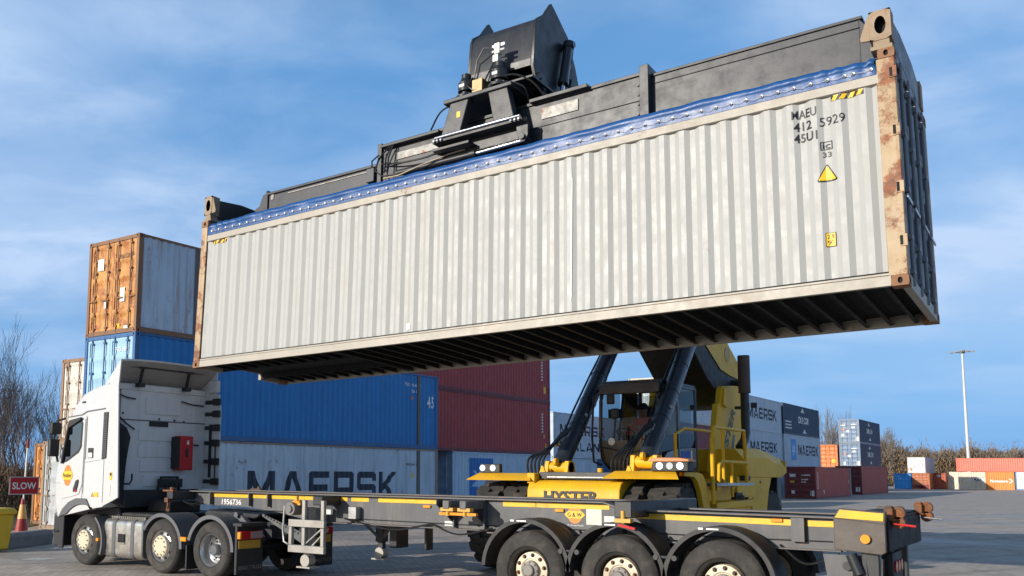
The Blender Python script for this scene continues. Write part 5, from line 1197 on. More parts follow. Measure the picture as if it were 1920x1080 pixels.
# pivot yoke under the head
mb = MB()
for xa, xb in ((x0-.05, x0), (x1, x1+.05), (x0+.10, x0+.14), (x1-.14, x1-.10)):
    mb.prism([(11.66, 7.66), (11.68, 7.80), (11.78, 7.90), (11.95, 7.88), (12.06, 7.74), (12.14, 7.56), (12.6, 7.44), (13.35, 7.44), (13.35, 7.36), (12.5, 7.36), (12.1, 7.50)], 'x', xa, xb)
mb.box(x0-.05, x1+.05, 12.5, 13.3, 7.37, 7.43); mb.build('pivot_yoke', M_spd, HD, bevel=.006)
mb = MB(); mb.cyl((x0-.09, 11.84, 7.72), (x0+.16, 11.84, 7.72), .10, n=24); mb.cyl((x1-.16, 11.84, 7.72), (x1+.09, 11.84, 7.72), .10, n=24); mb.cyl((x1+.05, 11.84, 7.72), (x1+.06, 11.84, 7.72), .17, n=24); split_loose(mb.build('pivot_pin', M_spd, HD))
mb = MB(); mb.prism([(12.62, 7.36), (13.35, 7.36), (12.98, 8.22), (12.86, 8.18)], 'x', x1-.02, x1+.03); mb.prism([(12.62, 7.36), (13.35, 7.36), (12.98, 8.22), (12.86, 8.18)], 'x', x0-.03, x0+.02); mb.build('yoke_plate', M_sp, HD, bevel=.006)
for x in (x1+.10, x0-.10):
    a = Vector((x, 12.62, 8.62)); b = Vector((x, 12.28, 7.45)); d = (b-a).normalized()
    mb = MB(); mb.cyl(a, a+d*.72, .075, n=18); mb.cyl(a-d*.05, a+d*.05, .09, n=18); mb.tube([a+Vector((.03, .1, .0)), a+d*.3+Vector((.03, .12, 0)), a+d*.55+Vector((.0, .08, 0))], .012, n=6); mb.cyl((x-.12, 12.62, 8.62), (x+.10, 12.62, 8.62), .05, n=12); mb.cyl(a+d*.66, a+d*.74, .085, n=18); r = mb.build('tilt_damper', M_ram, HD)
    MB().cyl(a+d*.7, b, .038, n=14).build('piston_rod', M_chrome, r)
# boom support tower with lettering, rear body, counterweight
tw = [(18.45, 1.30), (20.75, 1.30), (20.76, 2.4), (21.0, 3.80), (20.92, 3.86), (20.2, 3.82), (19.52, 3.76), (19.43, 3.68), (19.34, 3.40), (19.16, 3.36), (18.85, 2.4)]
for x in (-6.42, -7.88):
    mb = MB(); mb.prism(tw, 'x', x, x+.12); tow = mb.build('boom_tower', M_ystk, RS, bevel=.012)
    if x > -7:
        mb = MB(); mb.prism([(19.48, 3.72), (19.78, 3.76), (19.62, 3.30), (19.40, 3.35)], 'x', x+.12, x+.17); mb.build('tower_rib', M_ystk, tow, bevel=.01)
        g = glyphs('HYSTER', .025)
        u = Vector((0, .60, .80)).normalized(); v = Vector((0, -.80, .60)).normalized()
        letters('lettering', g, (x+.121, 19.36, 1.98), u, v, 1.60, .24, M_letter, tow, lift=.004)
MB().cyl((-8.0, 20.95, 3.92), (-6.25, 20.95, 3.92), .10, n=24).build('boom_pin', M_black, RS)
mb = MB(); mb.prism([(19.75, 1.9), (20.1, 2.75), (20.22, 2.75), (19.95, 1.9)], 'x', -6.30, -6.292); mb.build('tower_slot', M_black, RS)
body = [(19.0, 1.85), (19.0, 2.42), (20.3, 2.46), (20.75, 2.45), (21.2, 2.40), (22.25, 2.27), (22.38, 2.20), (22.38, 1.95), (22.1, 1.88), (22.0, 1.84)]
mb = MB()
inset = lambda k: [(y-(.25*k if y > 21.0 else 0), z-(.20*k if z > 2.2 else 0)) for y, z in body]
mb.loft([[(x, y, z) for y, z in inset(k)] for x, k in ((-8.46, 1), (-8.28, 0), (-5.93, 0), (-5.75, 1))]); cw = mb.build('counterweight', M_ystk, RS, ang=20, bevel=.01)
mb = MB(); mb.prism([(18.6, 1.86), (21.0, 1.86), (20.75, 1.55), (20.55, 1.1), (20.45, .75), (18.6, .75)], 'x', -8.44, -5.77); mb.build('rear_body', M_ystk, RS, bevel=.015)
mb = MB(); mb.box(-8.3, -5.9, 21.9, 22.2, 1.0, 1.86); mb.build('tail_frame', M_black, RS, bevel=.02)
MB().cyl((-5.95, 19.75, 2.45), (-5.95, 19.75, 2.58), .06, n=14).build('beacon', mat('beacon_amber', (.7, .4, .03), .3), RS)
for y, z in ((19.3, 1.80), (20.1, 1.72)): MB().box(-5.77, -5.755, y, y+.05, z, z+.05).build('latch', M_black, RS)
mb = MB(); mb.box(-5.80, -5.66, 18.75, 19.1, 1.78, 1.88); mb.box(-5.9, -5.64, 18.1, 18.5, 1.05, 1.55); mb.cyl((-5.68, 18.3, 1.0), (-5.68, 18.3, 1.5), .13, n=16); split_loose(mb.build('battery_box', M_plastic, RS, bevel=.01))
mb = MB(); mb.box(-5.76, -5.70, 19.0, 19.08, .95, 1.45); mb.box(-5.76, -5.70, 19.3, 19.38, .95, 1.45); mb.box(-5.76, -5.70, 19.0, 19.38, 1.40, 1.45); mb.build('tie_loop', M_ystk, RS, bevel=.008)
# exhaust
mb = MB(); mb.cyl((-5.95, 19.85, 3.62), (-5.95, 19.85, 4.42), .125, n=20); mb.build('exhaust_silencer', mat('exhaust_rusty', (.09, .065, .055), .6, dirt=.5, dcol=(.16, .05, .02), rust=.25), RS)
MB().tube([(-5.95, 19.85, 3.62), (-5.95, 19.85, 3.2), (-5.95, 19.85, 2.78), (-5.95, 19.75, 2.62), (-5.98, 19.5, 2.46)], .09, n=14).build('exhaust_pipe', M_black, RS)
mb = MB(); mb.box(-6.15, -5.9, 19.78, 19.9, 3.28, 3.34); mb.cyl((-5.84, 19.9, 3.36), (-5.74, 19.95, 3.36), .06, n=10); mb.build('exhaust_bracket', M_black, RS)
# access ladder, platform and handrails on the right side
mb = MB(); mb.box(-5.98, -5.28, 15.9, 18.05, 1.70, 1.75); mb.build('platform', M_steel, RS); 
mb = MB(); mb.box(-5.95, -5.30, 15.95, 18.0, 1.30, 1.42); mb.box(-6.0, -5.32, 16.0, 17.9, .60, 1.30); mb.prism([(16.0, 1.42), (17.6, 1.42), (18.0, 1.70), (15.95, 1.70)], 'x', -5.9, -5.6); mb.build('step_box', M_ystk, RS, bevel=.012)
def rail(pts, r=.030): return MB().tube(pts, r, n=8).build('handrail', M_ystk, RS)
rail([(-5.30, 15.75, 1.40), (-5.30, 15.75, 2.45), (-5.34, 16.0, 2.72), (-5.36, 17.75, 2.72), (-5.36, 17.85, 1.72)], .034)
rail([(-5.30, 16.05, 1.74), (-5.30, 16.1, 2.06), (-5.32, 16.3, 2.13), (-5.34, 17.82, 2.12)])
for y in (16.45, 16.9): rail([(-5.34, y, 1.74), (-5.34, y, 2.72)] if y < 16.6 else [(-5.34, y, 1.50), (-5.34, y, 2.13)])
rail([(-5.98, 15.85, 1.75), (-5.98, 15.85, 2.6), (-5.98, 16.3, 2.72), (-5.98, 17.8, 2.72)])
MB().box(-5.5, -5.36, 16.15, 16.35, 1.62, 1.72).build('step', M_ystk, RS)
# ------------------------------------------------------------------ operator cab
cx0, cx1, cy0, cy1 = -7.62, -6.42, 16.35, 18.2
def cframe(mb, a, b, w=.07, h=.07): return mb.bar(a, b, w, h)
mb = MB()
cr = [(cy0-.02, 2.18), (cy0-.10, 2.55), (cy0-.06, 3.3), (cy0+.08, 3.60), (cy1, 3.62), (cy1, 2.0), (cy0+.3, 2.0)]
for x in (cx0+.03, cx1-.03):
    for (y, z), (y2, z2) in zip(cr, cr[1:]+cr[:1]): cframe(mb, (x, y, z), (x, y2, z2), .06, .06)
mb.box(cx0, cx1, cy0+.05, cy1, 3.56, 3.66); mb.box(cx0, cx1, cy0-.08, cy0+.03, 3.40, 3.60); mb.bar((cx1-.03, 17.25, 2.0), (cx1-.03, 17.2, 3.6), .06, .08)
mb.bar((cx0+.40, cy0-.09, 2.5), (cx0+.46, cy0+.02, 3.45), .05, .04)
CB = mb.build('operator_cab', M_cabblk, RS, bevel=.012)
mb = MB(); mb.loft([[(x, y, z) for y, z in ((cy0+.30, 1.98), (cy0+.04, 2.12), (cy0-.08, 2.40), (cy0-.11, 2.52))] for x in (cx0+.0, cx1-.0)], closed=False)
mb.box(cx0+.02, cx1-.02, cy0+.3, cy1-.02, 1.94, 2.02); mb.prism([(cy0+.05, 2.13), (cy0+.3, 2.0), (cy1, 2.0), (cy1, 2.42), (17.2, 2.38), (cy0+.3, 2.30)], 'x', cx1-.05, cx1-.012); mb.prism([(cy0+.05, 2.13), (cy0+.3, 2.0), (cy1, 2.0), (cy1, 2.42), (17.2, 2.38), (cy0+.3, 2.30)], 'x', cx0+.012, cx0+.05)
mb.build('cab_base', mat('cab_base_grey', (.15, .15, .155), .3, dirt=.3, coat=.3), CB)
mb = MB(); mb.add([(cx0+.05, cy0-.10, 2.5), (cx1-.05, cy0-.10, 2.5), (cx1-.05, cy0-.06, 3.42), (cx0+.05, cy0-.06, 3.42)], [(0, 1, 2, 3)]); mb.build('windscreen', M_cabglass, CB)
for x in (cx0+.02, cx1-.02):
    mb = MB(); mb.add([(x, cy0+.02, 2.3), (x, 17.2, 2.38), (x, 17.2, 3.55), (x, cy0+.05, 3.50)], [(0, 1, 2, 3)]); mb.add([(x, 17.28, 2.40), (x, cy1-.05, 2.42), (x, cy1-.05, 3.55), (x, 17.28, 3.55)], [(0, 1, 2, 3)]); mb.build('side_window', M_cabglass, CB)
mb = MB(); mb.add([(cx0+.1, cy1-.02, 2.7), (cx1-.1, cy1-.02, 2.7), (cx1-.1, cy1-.02, 3.5), (cx0+.1, cy1-.02, 3.5)], [(0, 1, 2, 3)]); mb.build('rear_window', M_cabglass, CB)
mb = MB(); mb.box(cx0+.05, cx1-.05, cy1-.04, cy1, 2.0, 2.7); mb.build('rear_panel', M_cabblk, CB)
letters('sticker', rect(), (cx1-.011, 17.35, 2.05), (0, 1, 0), (0, 0, 1), .45, .30, mat('sticker_blue', (.02, .10, .40), .5), CB); letters('sticker', rect(), (cx1-.011, 17.85, 2.18), (0, 1, 0), (0, 0, 1), .09, .18, M_stick_w, CB)
# interior
mb = MB(); mb.box(-7.35, -6.82, 16.92, 17.42, 2.22, 2.38); mb.box(-7.32, -6.85, 17.37, 17.53, 2.3, 3.02); mb.box(-7.2, -6.98, 17.39, 17.51, 3.02, 3.22); mb.build('seat', M_plastic, CB, bevel=.04, seg=2)
def place_seated(p): return place_machine((p[0]-.2, p[1]-.25, p[2]))
XF[0] = place_seated
mb = MB(); mb.bar((-6.98, 16.62, 2.02), (-6.98, 16.72, 2.62), .08, .08); mb.box(-7.28, -7.0, 16.62, 16.70, 2.95, 3.12); mb.bar((-7.2, 16.66, 2.4), (-7.15, 16.66, 2.95), .03, .03); mb.build('console', M_plastic, CB)
mb = MB(); mb.lathe([(.17, -.015), (.185, 0), (.17, .015), (.155, 0)], (-6.98, 16.74, 2.66), (0, .5, .86), 24, closed=True); mb.build('steering_wheel', M_plastic, CB)
XF[0] = place_machine
mb = MB(); mb.tube([(cx0-.10, 16.22, 2.12), (cx0-.12, 16.2, 2.6), (cx0-.10, 16.24, 3.35), (cx0+.02, 16.3, 3.44)], .022, n=7); mb.tube([(cx0-.10, 16.22, 2.12), (cx0+.02, 16.32, 2.06)], .022, n=7); mb.build('handrail', M_cabblk, CB)
for x, z in ((cx0+.20, 3.30), (cx0+.28, 3.02)): MB().box(x, x+.16, cy0-.20, cy0-.14, z-.1, z+.1).build('mirror', M_plastic, CB, bevel=.03, seg=2)
mb = MB(); mb.tube([(cx0+.02, cy0-.08, 2.4), (cx0+.6, cy0-.13, 2.28), (cx1-.2, cy0-.1, 2.35)], .015, n=6); mb.tube([(-6.98, cy0-.10, 2.30), (-7.05, cy0-.14, 2.62), (-7.02, cy0-.13, 2.78)], .015, n=6); mb.bar((-7.06, cy0-.10, 2.2), (-6.94, cy0-.12, 2.6), .03, .02); mb.build('wiper', M_plastic, CB)
MB().cyl((-7.36, cy0-.12, 2.50), (-7.36, cy0-.08, 2.50), .07, n=18).build('work_lamp', mat('lamp_glass', (.45, .5, .55), .1), CB)
XF[0] = place_seated
# ------------------------------------------------------------------ the operator
def figure():
    base = place_seated((-6.88, 17.42, 2.38)); pts = {'pelvis': (-6.88, 17.42, 2.46, .15), 'belly': (-6.88, 17.43, 2.62, .155), 'chest': (-6.88, 17.44, 2.82, .165), 'neck': (-6.89, 17.42, 3.00, .065), 'head0': (-6.90, 17.39, 3.07, .075), 'head1': (-6.90, 17.37, 3.17, .085), 'crown': (-6.90, 17.38, 3.24, .06)}
    for s, n in ((-1, 'l'), (1, 'r')):
        pts.update({'sh'+n: (-6.88+s*.17, 17.43, 2.92, .085), 'el'+n: (-6.89+s*.25, 17.22, 2.68, .06), 'wr'+n: (-6.95+s*.17, 16.96, 2.66, .04), 'ha'+n: (-6.97+s*.15, 16.86, 2.68, .035),
                    'hip'+n: (-6.88+s*.09, 17.36, 2.45, .10), 'kn'+n: (-6.90+s*.12, 16.98, 2.46, .075), 'an'+n: (-6.90+s*.12, 16.86, 2.10, .05), 'to'+n: (-6.90+s*.12, 16.70, 2.06, .045)})
    E = [('pelvis', 'belly'), ('belly', 'chest'), ('chest', 'neck'), ('neck', 'head0'), ('head0', 'head1'), ('head1', 'crown')]
    for n in 'lr': E += [('chest', 'sh'+n), ('sh'+n, 'el'+n), ('el'+n, 'wr'+n), ('wr'+n, 'ha'+n), ('pelvis', 'hip'+n), ('hip'+n, 'kn'+n), ('kn'+n, 'an'+n), ('an'+n, 'to'+n)]
    ks = list(pts); me = bpy.data.meshes.new('person')
    me.from_pydata([place_seated(pts[k][:3])-base for k in ks], [(ks.index(a), ks.index(b)) for a, b in E], [])
    o = bpy.data.objects.new('person', me); COL.objects.link(o)
    sk = o.modifiers.new('Skin', 'SKIN'); sk.use_smooth_shade = True
    for i, k in enumerate(ks): me.skin_vertices[0].data[i].radius = (pts[k][3]*KS,)*2
    me.skin_vertices[0].data[0].use_root = True
    sb = o.modifiers.new('Sub', 'SUBSURF'); sb.levels = 2; sb.render_levels = 2
    dg = bpy.context.evaluated_depsgraph_get(); m2 = bpy.data.meshes.new_from_object(o.evaluated_get(dg))
    bpy.data.objects.remove(o)
    jac = mat('hi_vis_orange', (.9, .10, .05), .7); tro = mat('work_trousers', (.03, .035, .05), .8); skn = mat('skin', (.45, .25, .17), .6); bnd = mat('reflective_band', (.55, .55, .5), .4)
    m2.materials.clear()
    for m in (jac, tro, skn, bnd): m2.materials.append(m)
    for p in m2.polygons:
        c = p.center+base; c = Vector((c.x/KS+.2, c.y/KS+.25, 1.9+(c.z-1.9)/KS))
        if c.z > 3.0: i = 2
        elif c.y < 16.95 and c.z > 2.58: i = 2
        elif c.z < 2.52 and c.y < 17.35 or c.z < 2.44: i = 1
        elif 2.66 < c.z < 2.71 and c.y > 17.3 or abs(c.z-2.80) < .02 and c.y > 17.3: i = 3
        else: i = 0
        p.material_index = i
    o = bpy.data.objects.new('person', m2); COL.objects.link(o); o.location = base; OFF[o] = base
    return o
PS = tag(figure(), 'operator in orange hi-vis jacket and dark cap, seated in the machine cab', 'person')
mb = MB(); mb.lathe([(.098, -.02), (.10, .03), (.088, .075), (.05, .105), (.01, .11)], (-6.90, 17.385, 3.17), (0, 0, 1), 20); mb.prism([(-6.98, 3.165), (-6.82, 3.165), (-6.82, 3.185), (-6.98, 3.185)], 'y', 17.20, 17.32); mb.build('cap', mat('cap_dark', (.03, .03, .035), .8), PS)
for s in (-1, 1):
    for k in range(5):
        w = Vector((-6.97+s*.145, 16.86, 2.68)); a = w+Vector((s*.02-.018*s*k*.6, -.02, .02-.012*k)); 
        if k == 4: a = w+Vector((-s*.03, .01, .02)); pts = [a, a+Vector((-s*.03, -.03, .015)), a+Vector((-s*.035, -.055, .0))]
        else: pts = [a, a+Vector((0, -.035, .0)), a+Vector((-s*.015, -.055, -.02)), a+Vector((-s*.03, -.05, -.035+.004*k))]
        MB().tube(pts, [.010, .0095, .009, .008][:len(pts)], n=7).build('finger', MATS['skin'], PS)
mb = MB(); mb.lathe([(.012, 0), (.014, .012), (.008, .03), (.002, .04)], (-6.90, 17.300, 3.125), (0, -1, .2), 10); mb.build('nose', MATS['skin'], PS)
for s in (-1, 1): MB().cyl((-6.90+s*.034, 17.300, 3.155), (-6.90+s*.034, 17.294, 3.155), .011, n=10).build('eye', M_letter, PS); MB().lathe([(.012, -.006), (.028, 0), (.012, .006)], (-6.90+s*.086, 17.385, 3.13), (s, 0, 0), 10).build('ear', MATS['skin'], PS)
MB().box(-6.925, -6.875, 17.297, 17.302, 3.083, 3.091).build('mouth', mat('lip', (.30, .10, .08), .6), PS)

XF[0] = None
# ------------------------------------------------------------------ ground
def ground_mat():
    m = bpy.data.materials.new('yard_paving'); m.use_nodes = True
    nt = m.node_tree; N = nt.nodes; K = nt.links; b = N['Principled BSDF']
    tc = N.new('ShaderNodeTexCoord')
    def noise(sc, det, rough=.6, sx=1, sy=1, rot=0):
        mp = N.new('ShaderNodeMapping'); K.new(tc.outputs['Object'], mp.inputs[0]); mp.inputs['Scale'].default_value = (sx, sy, 1); mp.inputs['Rotation'].default_value = (0, 0, rot)
        n = N.new('ShaderNodeTexNoise'); n.inputs['Scale'].default_value = sc; n.inputs['Detail'].default_value = det; n.inputs['Roughness'].default_value = rough
        K.new(mp.outputs[0], n.inputs['Vector']); return n.outputs['Fac']
    def mr(v, a, bb, c=0., d=1.):
        n = N.new('ShaderNodeMapRange'); K.new(v, n.inputs[0]); 
        for i, q in enumerate((a, bb, c, d)): n.inputs[1+i].default_value = q
        return n.outputs[0]
    def mix(f, a, c):
        n = N.new('ShaderNodeMix'); n.data_type = 'RGBA'; K.new(f, n.inputs[0])
        for s, v in ((6, a), (7, c)):
            if isinstance(v, tuple): n.inputs[s].default_value = (*v, 1)
            else: K.new(v, n.inputs[s])
        return n.outputs[2]
    big = noise(.11, 6, .62, 1, 2.2, .5); fine = noise(9, 6, .7); mid = noise(1.1, 6, .65)
    col = mix(mr(mid, .3, .7), (.36, .305, .25), (.54, .475, .40))
    col = mix(mr(fine, .35, .75, 0, .55), col, (.62, .55, .47))
    damp = mr(big, .50, .60); col = mix(mr(big, .50, .60, 0, .45), col, (.28, .26, .24))
    # small paving blocks
    br = N.new('ShaderNodeTexBrick'); mp = N.new('ShaderNodeMapping'); K.new(tc.outputs['Object'], mp.inputs[0]); mp.inputs['Rotation'].default_value = (0, 0, .78)
    K.new(mp.outputs[0], br.inputs['Vector']); br.inputs['Scale'].default_value = 1.6; br.inputs['Mortar Size'].default_value = .012; br.inputs['Color1'].default_value = (1, 1, 1, 1); br.inputs['Color2'].default_value = (.70, .70, .70, 1); br.inputs['Mortar'].default_value = (.40, .40, .40, 1)
    mm = N.new('ShaderNodeMix'); mm.data_type = 'RGBA'; mm.blend_type = 'MULTIPLY'; mm.inputs[0].default_value = .65; K.new(col, mm.inputs[6]); K.new(br.outputs['Color'], mm.inputs[7])
    stain = noise(.55, 5, .7); c3_ = mix(mr(stain, .60, .70, 0, .55), mm.outputs[2], (.10, .092, .085))
    wv = N.new('ShaderNodeTexWave'); mpw = N.new('ShaderNodeMapping'); K.new(tc.outputs['Object'], mpw.inputs[0]); mpw.inputs['Rotation'].default_value = (0, 0, .5); K.new(mpw.outputs[0], wv.inputs[0])
    wv.inputs['Scale'].default_value = .16; wv.inputs['Distortion'].default_value = 5.; wv.inputs['Detail'].default_value = 3.; wv.inputs['Detail Scale'].default_value = .5
    trk = N.new('ShaderNodeMath'); trk.operation = 'MULTIPLY'; K.new(mr(wv.outputs['Fac'], .88, .98, 0, .35), trk.inputs[0]); K.new(mr(mid, .35, .6), trk.inputs[1])
    c4_ = mix(trk.outputs[0], c3_, (.09, .085, .08))
    K.new(c4_, b.inputs['Base Color'])
    K.new(mr(big, .48, .60, .85, .5), b.inputs['Roughness']); b.inputs['Specular IOR Level'].default_value = .35
    bp = N.new('ShaderNodeBump'); bp.inputs['Strength'].default_value = .25; bp.inputs['Distance'].default_value = .01
    K.new(fine, bp.inputs['Height']); K.new(bp.outputs[0], b.inputs['Normal'])
    return m
mb = MB(); mb.add([(-2500, -600, 0), (1500, -600, 0), (1500, 3000, 0), (-2500, 3000, 0)], [(0, 1, 2, 3)])
gnd = mb.build('ground', ground_mat()); gnd['kind'] = 'structure'
grassm = mat('verge_grass', (.06, .07, .03), .9, var=.3, dirt=.6, dcol=(.10, .075, .04), bump=.4)
mb = MB(); mb.add([(-300, 186, .02), (200, 186, .02), (200, 420, .02), (-300, 420, .02)], [(0, 1, 2, 3)])
v = mb.build('verge', grassm); v['kind'] = 'structure'
mb = MB(); mb.add([(-200, 10, .02), (-25.8, 14.3, .02), (-31, 20, .02), (-31, 120, .02), (-200, 120, .02)], [(0, 1, 2, 3, 4)])
v = mb.build('rough_ground', grassm); v['kind'] = 'structure'
mb = MB(); mb.add([(-18.35, 10.9, .004), (-17.95, 11.25, .004), (-18.05, 11.75, .004), (-18.55, 11.35, .004)], [(0, 1, 2, 3)])
rm = mb.build('road_marking', mat('worn_road_paint', (.55, .53, .48), .7, dirt=.6, dcol=(.14, .13, .12))); rm['kind'] = 'structure'

# ------------------------------------------------------------------ bare trees
def grow(base, h, seed, spread=.55, wide=.62, tw=.010, depth=4):
    rng = random.Random(seed); tr = MB(); cr = MB()
    def branch(p, d, ln, r, lev):
        n = 4 if lev < 2 else 3; pts = [p]; q = p.copy(); dd = d.copy()
        for i in range(n):
            dd = (dd+Vector((rng.gauss(0, .055), rng.gauss(0, .055), rng.gauss(.05, .04)))).normalized(); q = q+dd*ln/n; pts.append(q.copy())
        rs = [max(tw*.5, r*(1-.55*i/n)) for i in range(n+1)]
        (tr if lev < 2 else cr).tube(pts, rs, n=7 if lev < 2 else (4 if lev == 2 else 3), caps=False)
        if lev >= depth: return
        kids = {0: 8, 1: 6, 2: 4, 3: 3}[lev]
        for k in range(kids):
            t = rng.uniform(.30 if lev == 0 else .2, 1.) if k < kids-1 else 1.
            i = min(n-1, int(t*n)); pp = pts[i].lerp(pts[i+1], t*n-i) if t < 1 else pts[-1]
            az = rng.uniform(0, 2*PI); sp = rng.uniform(.35, 1.)*spread*(1.5 if lev == 0 else 1.3)
            dv = (pts[min(i+1, n)]-pts[i]).normalized(); u = dv.orthogonal().normalized(); w = dv.cross(u)
            nd = (dv+(u*math.cos(az)+w*math.sin(az))*sp+Vector((0, 0, .28))).normalized()
            branch(pp, nd, ln*rng.uniform(.42, .68)*(wide/.55), max(tw*.7, rs[i]*rng.uniform(.45, .65)), lev+1)
    branch(Vector(base), Vector((rng.gauss(0, .05), rng.gauss(0, .05), 1)).normalized(), h*.62, h*.012, 0)
    return tr, cr
bark = mat('bark_grey', (.12, .10, .09), .9, var=.25, bump=.4); twig = mat('twig_brown', (.17, .145, .135), .9, var=.25)
palebark = mat('bark_pale', (.28, .25, .22), .9, var=.2); paletwig = mat('twig_pale', (.24, .21, .18), .9, var=.2)
def bare_tree(base, h, seed, label, group, a=bark, b=twig, tw=.009, **k):
    t = thing('bare_tree', label, 'tree', base, group)
    tr, cr = grow(base, h*(.78 if group == GT else .93), seed, tw=tw, **k)
    tr.build('trunk', a, t, smooth=False, recalc=False); cr.build('crown', b, t, smooth=False, recalc=False)
def at(px_, d): l = (px_-773)/1727; return ((-.5962+.8028*l)*d, (.8028+.5962*l)*d)
GT = 'leafless trees left of the lorry'
for px_, d, h, seed, lb in ((-25, 40, 6.0, 3, 'leafless tree at the left edge, its trunk half outside the view'), (22, 44, 7.0, 12, 'leafless tree with several upright limbs behind the slow sign'), (50, 41, 7.0, 5, 'tall thin leafless tree just left of the dirty white container'),
        (86, 47, 6.6, 8, 'leafless tree partly behind the dirty white container'), (5, 52, 7.2, 21, 'fainter leafless tree further back at the far left'), (66, 56, 7.0, 33, 'leaning leafless tree further back between the slow sign and the containers'), (104, 43, 5.4, 41, 'small leafless tree closest to the lorry mirrors')):
    x, y = at(px_, d); bare_tree((x, y, 0), h, seed, lb, GT)
GP = 'pale leafless trees over the far containers'
for px_, d, h, seed, lb in ((1556, 172, 10.5, 51, 'pale leafless tree rising behind the orange red container'), (1544, 178, 10.0, 52, 'pale leafless tree beside the end of the long grey row'), (1672, 172, 8.5, 53, 'pale leafless tree right of the navy containers, over the scrub'), (1656, 178, 8.0, 54, 'lower pale leafless tree close behind the navy containers')):
    x, y = at(px_, d); bare_tree((x, y, 0), h, seed, lb, GP, palebark, paletwig, tw=.035, spread=.42)
# scrub: a mass of fine brown stems
def scrub(name, label, boxes, mats_, seed, cnt, sl, wd, cat='scrub'):
    rng = random.Random(seed); mb = MB()
    for k in range(cnt):
        x0, x1, y0, y1, hf = boxes[k % len(boxes)]
        x = rng.uniform(x0, x1); y = rng.uniform(y0, y1)
        h = hf(x)*(.9+.10*math.sin(x*1.7+y)*math.sin(y*.9)+.12*rng.gauss(0, 1)*(rng.random() < .3)); z = h*rng.random()**.75
        l = sl*rng.uniform(.5, 1.4); w = wd*rng.uniform(.5, 1.3)
        d = Vector((rng.gauss(0, .45), rng.gauss(0, .45), 1)).normalized()
        u = d.cross(Vector((rng.gauss(0, 1), rng.gauss(0, 1), .1))).normalized()
        p = Vector((x, y, z))
        mb.add([p-u*w, p+u*w, p+d*l], [(0, 1, 2)], int(rng.random()*len(mats_)) if z < h*.75 else len(mats_)-1)
    o = mb.build(name, mats_, None, smooth=False, base=((boxes[0][0]+boxes[0][1])/2, (boxes[0][2]+boxes[0][3])/2, 0), recalc=False)
    tag(o, label, cat, None, 'stuff'); return o
sm = [mat('scrub_dark', (.055, .040, .026), .95, var=.3), mat('scrub_brown', (.20, .125, .065), .95, var=.3), mat('scrub_ochre', (.30, .20, .10), .95, var=.3), mat('scrub_grey', (.20, .155, .115), .95, var=.3)]
hf = lambda x: 7.4+.8*math.sin(x*.13+.6)+.5*math.sin(x*.37+2)+.25*math.sin(x*.9)
scrub('woodland', 'brown leafless scrub and trees along the far edge of the yard', [(-62, 12, 190, 205, hf)], sm, 5, 85000, .85, .07, 'woodland')
sm2 = [mat('thicket_dark', (.030, .024, .018), .95, var=.3), mat('thicket_brown', (.075, .052, .034), .95, var=.3), mat('thicket_mid', (.11, .075, .045), .95, var=.3)]
x, y = at(20, 40)
scrub('thicket', 'dark low thicket under the leafless trees at the left', [(x-9, x+5, y-5, y+12, lambda q: 1.9)], sm2, 9, 16000, .7, .022, 'thicket')

# ------------------------------------------------------------------ light mast
mx, my = -17.0, 175.
LMt = thing('light_mast', 'tall slim white floodlight mast beyond the far containers', 'mast', (mx, my, 0))
mw = mat('mast_white', (.62, .62, .60), .4)
MB().cyl((mx, my, 0), (mx, my, 22.2), .28, .14, n=16).build('pole', mw, LMt)
mb = MB(); mb.cyl((mx, my, 22.1), (mx, my, 22.5), .45, n=16); mb.bar((mx-1.6, my, 22.2), (mx+1.6, my, 22.3), .12, .12); mb.bar((mx, my-1.4, 22.25), (mx, my+1.4, 22.25), .12, .12); mb.build('crossarm', mat('mast_head', (.20, .20, .20), .5), LMt)
for dx, dy in ((-1.6, 0), (-.8, -.6), (.8, -.6), (1.6, 0), (0, -1.4), (0, 1.3)):
    mb = MB(); mb.prism([(-.22, 0), (.22, 0), (.16, .26), (-.16, .26)], 'y', -.2, .2)
    mb.v = [(a+mx+dx, b+my+dy, c+22.2) for a, b, c in mb.v]; mb.build('floodlight', MATS['mast_head'], LMt)
# ------------------------------------------------------------------ bin, cone, sign, kerb block
bx, by = -20.55, 11.55
BN = thing('wheelie_bin', 'yellow grit bin with overhanging lid at the left edge', 'bin', (bx, by, 0))
yb = mat('bin_yellow', (.72, .47, .03), .5, dirt=.4, dcol=(.3, .2, .05))
mb = MB()
def bring(z, k): return [(bx-.33*k, by-.30*k, z), (bx+.33*k, by-.30*k, z), (bx+.33*k, by+.30*k, z), (bx-.33*k, by+.30*k, z)]
mb.loft([bring(.06, .78), bring(.5, .9), bring(.86, 1.0)]); mb.build('body', yb, BN, bevel=.03, seg=2)
mb = MB(); mb.loft([bring(.86, 1.12), bring(.93, 1.14), bring(1.0, .98)]); mb.build('lid', yb, BN, bevel=.02, seg=2)
for s in (-1, 1): MB().cyl((bx-.25, by+s*.26, .1), (bx-.25, by+s*.32, .1), .1, n=16).build('wheel', M_rubber, BN)
KB = MB(); KB.loft([[(-20.70, 11.6, 0), (-21.1, 11.45, 0), (-21.1, 11.5, .30), (-21.0, 11.55, .36), (-20.8, 11.62, .35), (-20.72, 11.66, .28)], [(-21.62, 13.75, 0), (-22.0, 13.6, 0), (-22.0, 13.62, .32), (-21.9, 13.66, .37), (-21.72, 13.74, .36), (-21.63, 13.78, .28)]])
tag(KB.build('concrete_block', mat('concrete_rough', (.22, .21, .20), .9, var=.2, dirt=.6, dcol=(.10, .09, .08), bump=.6), None, base=(-21.3, 12.6, 0), bevel=.02), 'long rough concrete kerb block beside the yellow bin', 'kerb')
cx_, cy_ = -22.55, 13.42
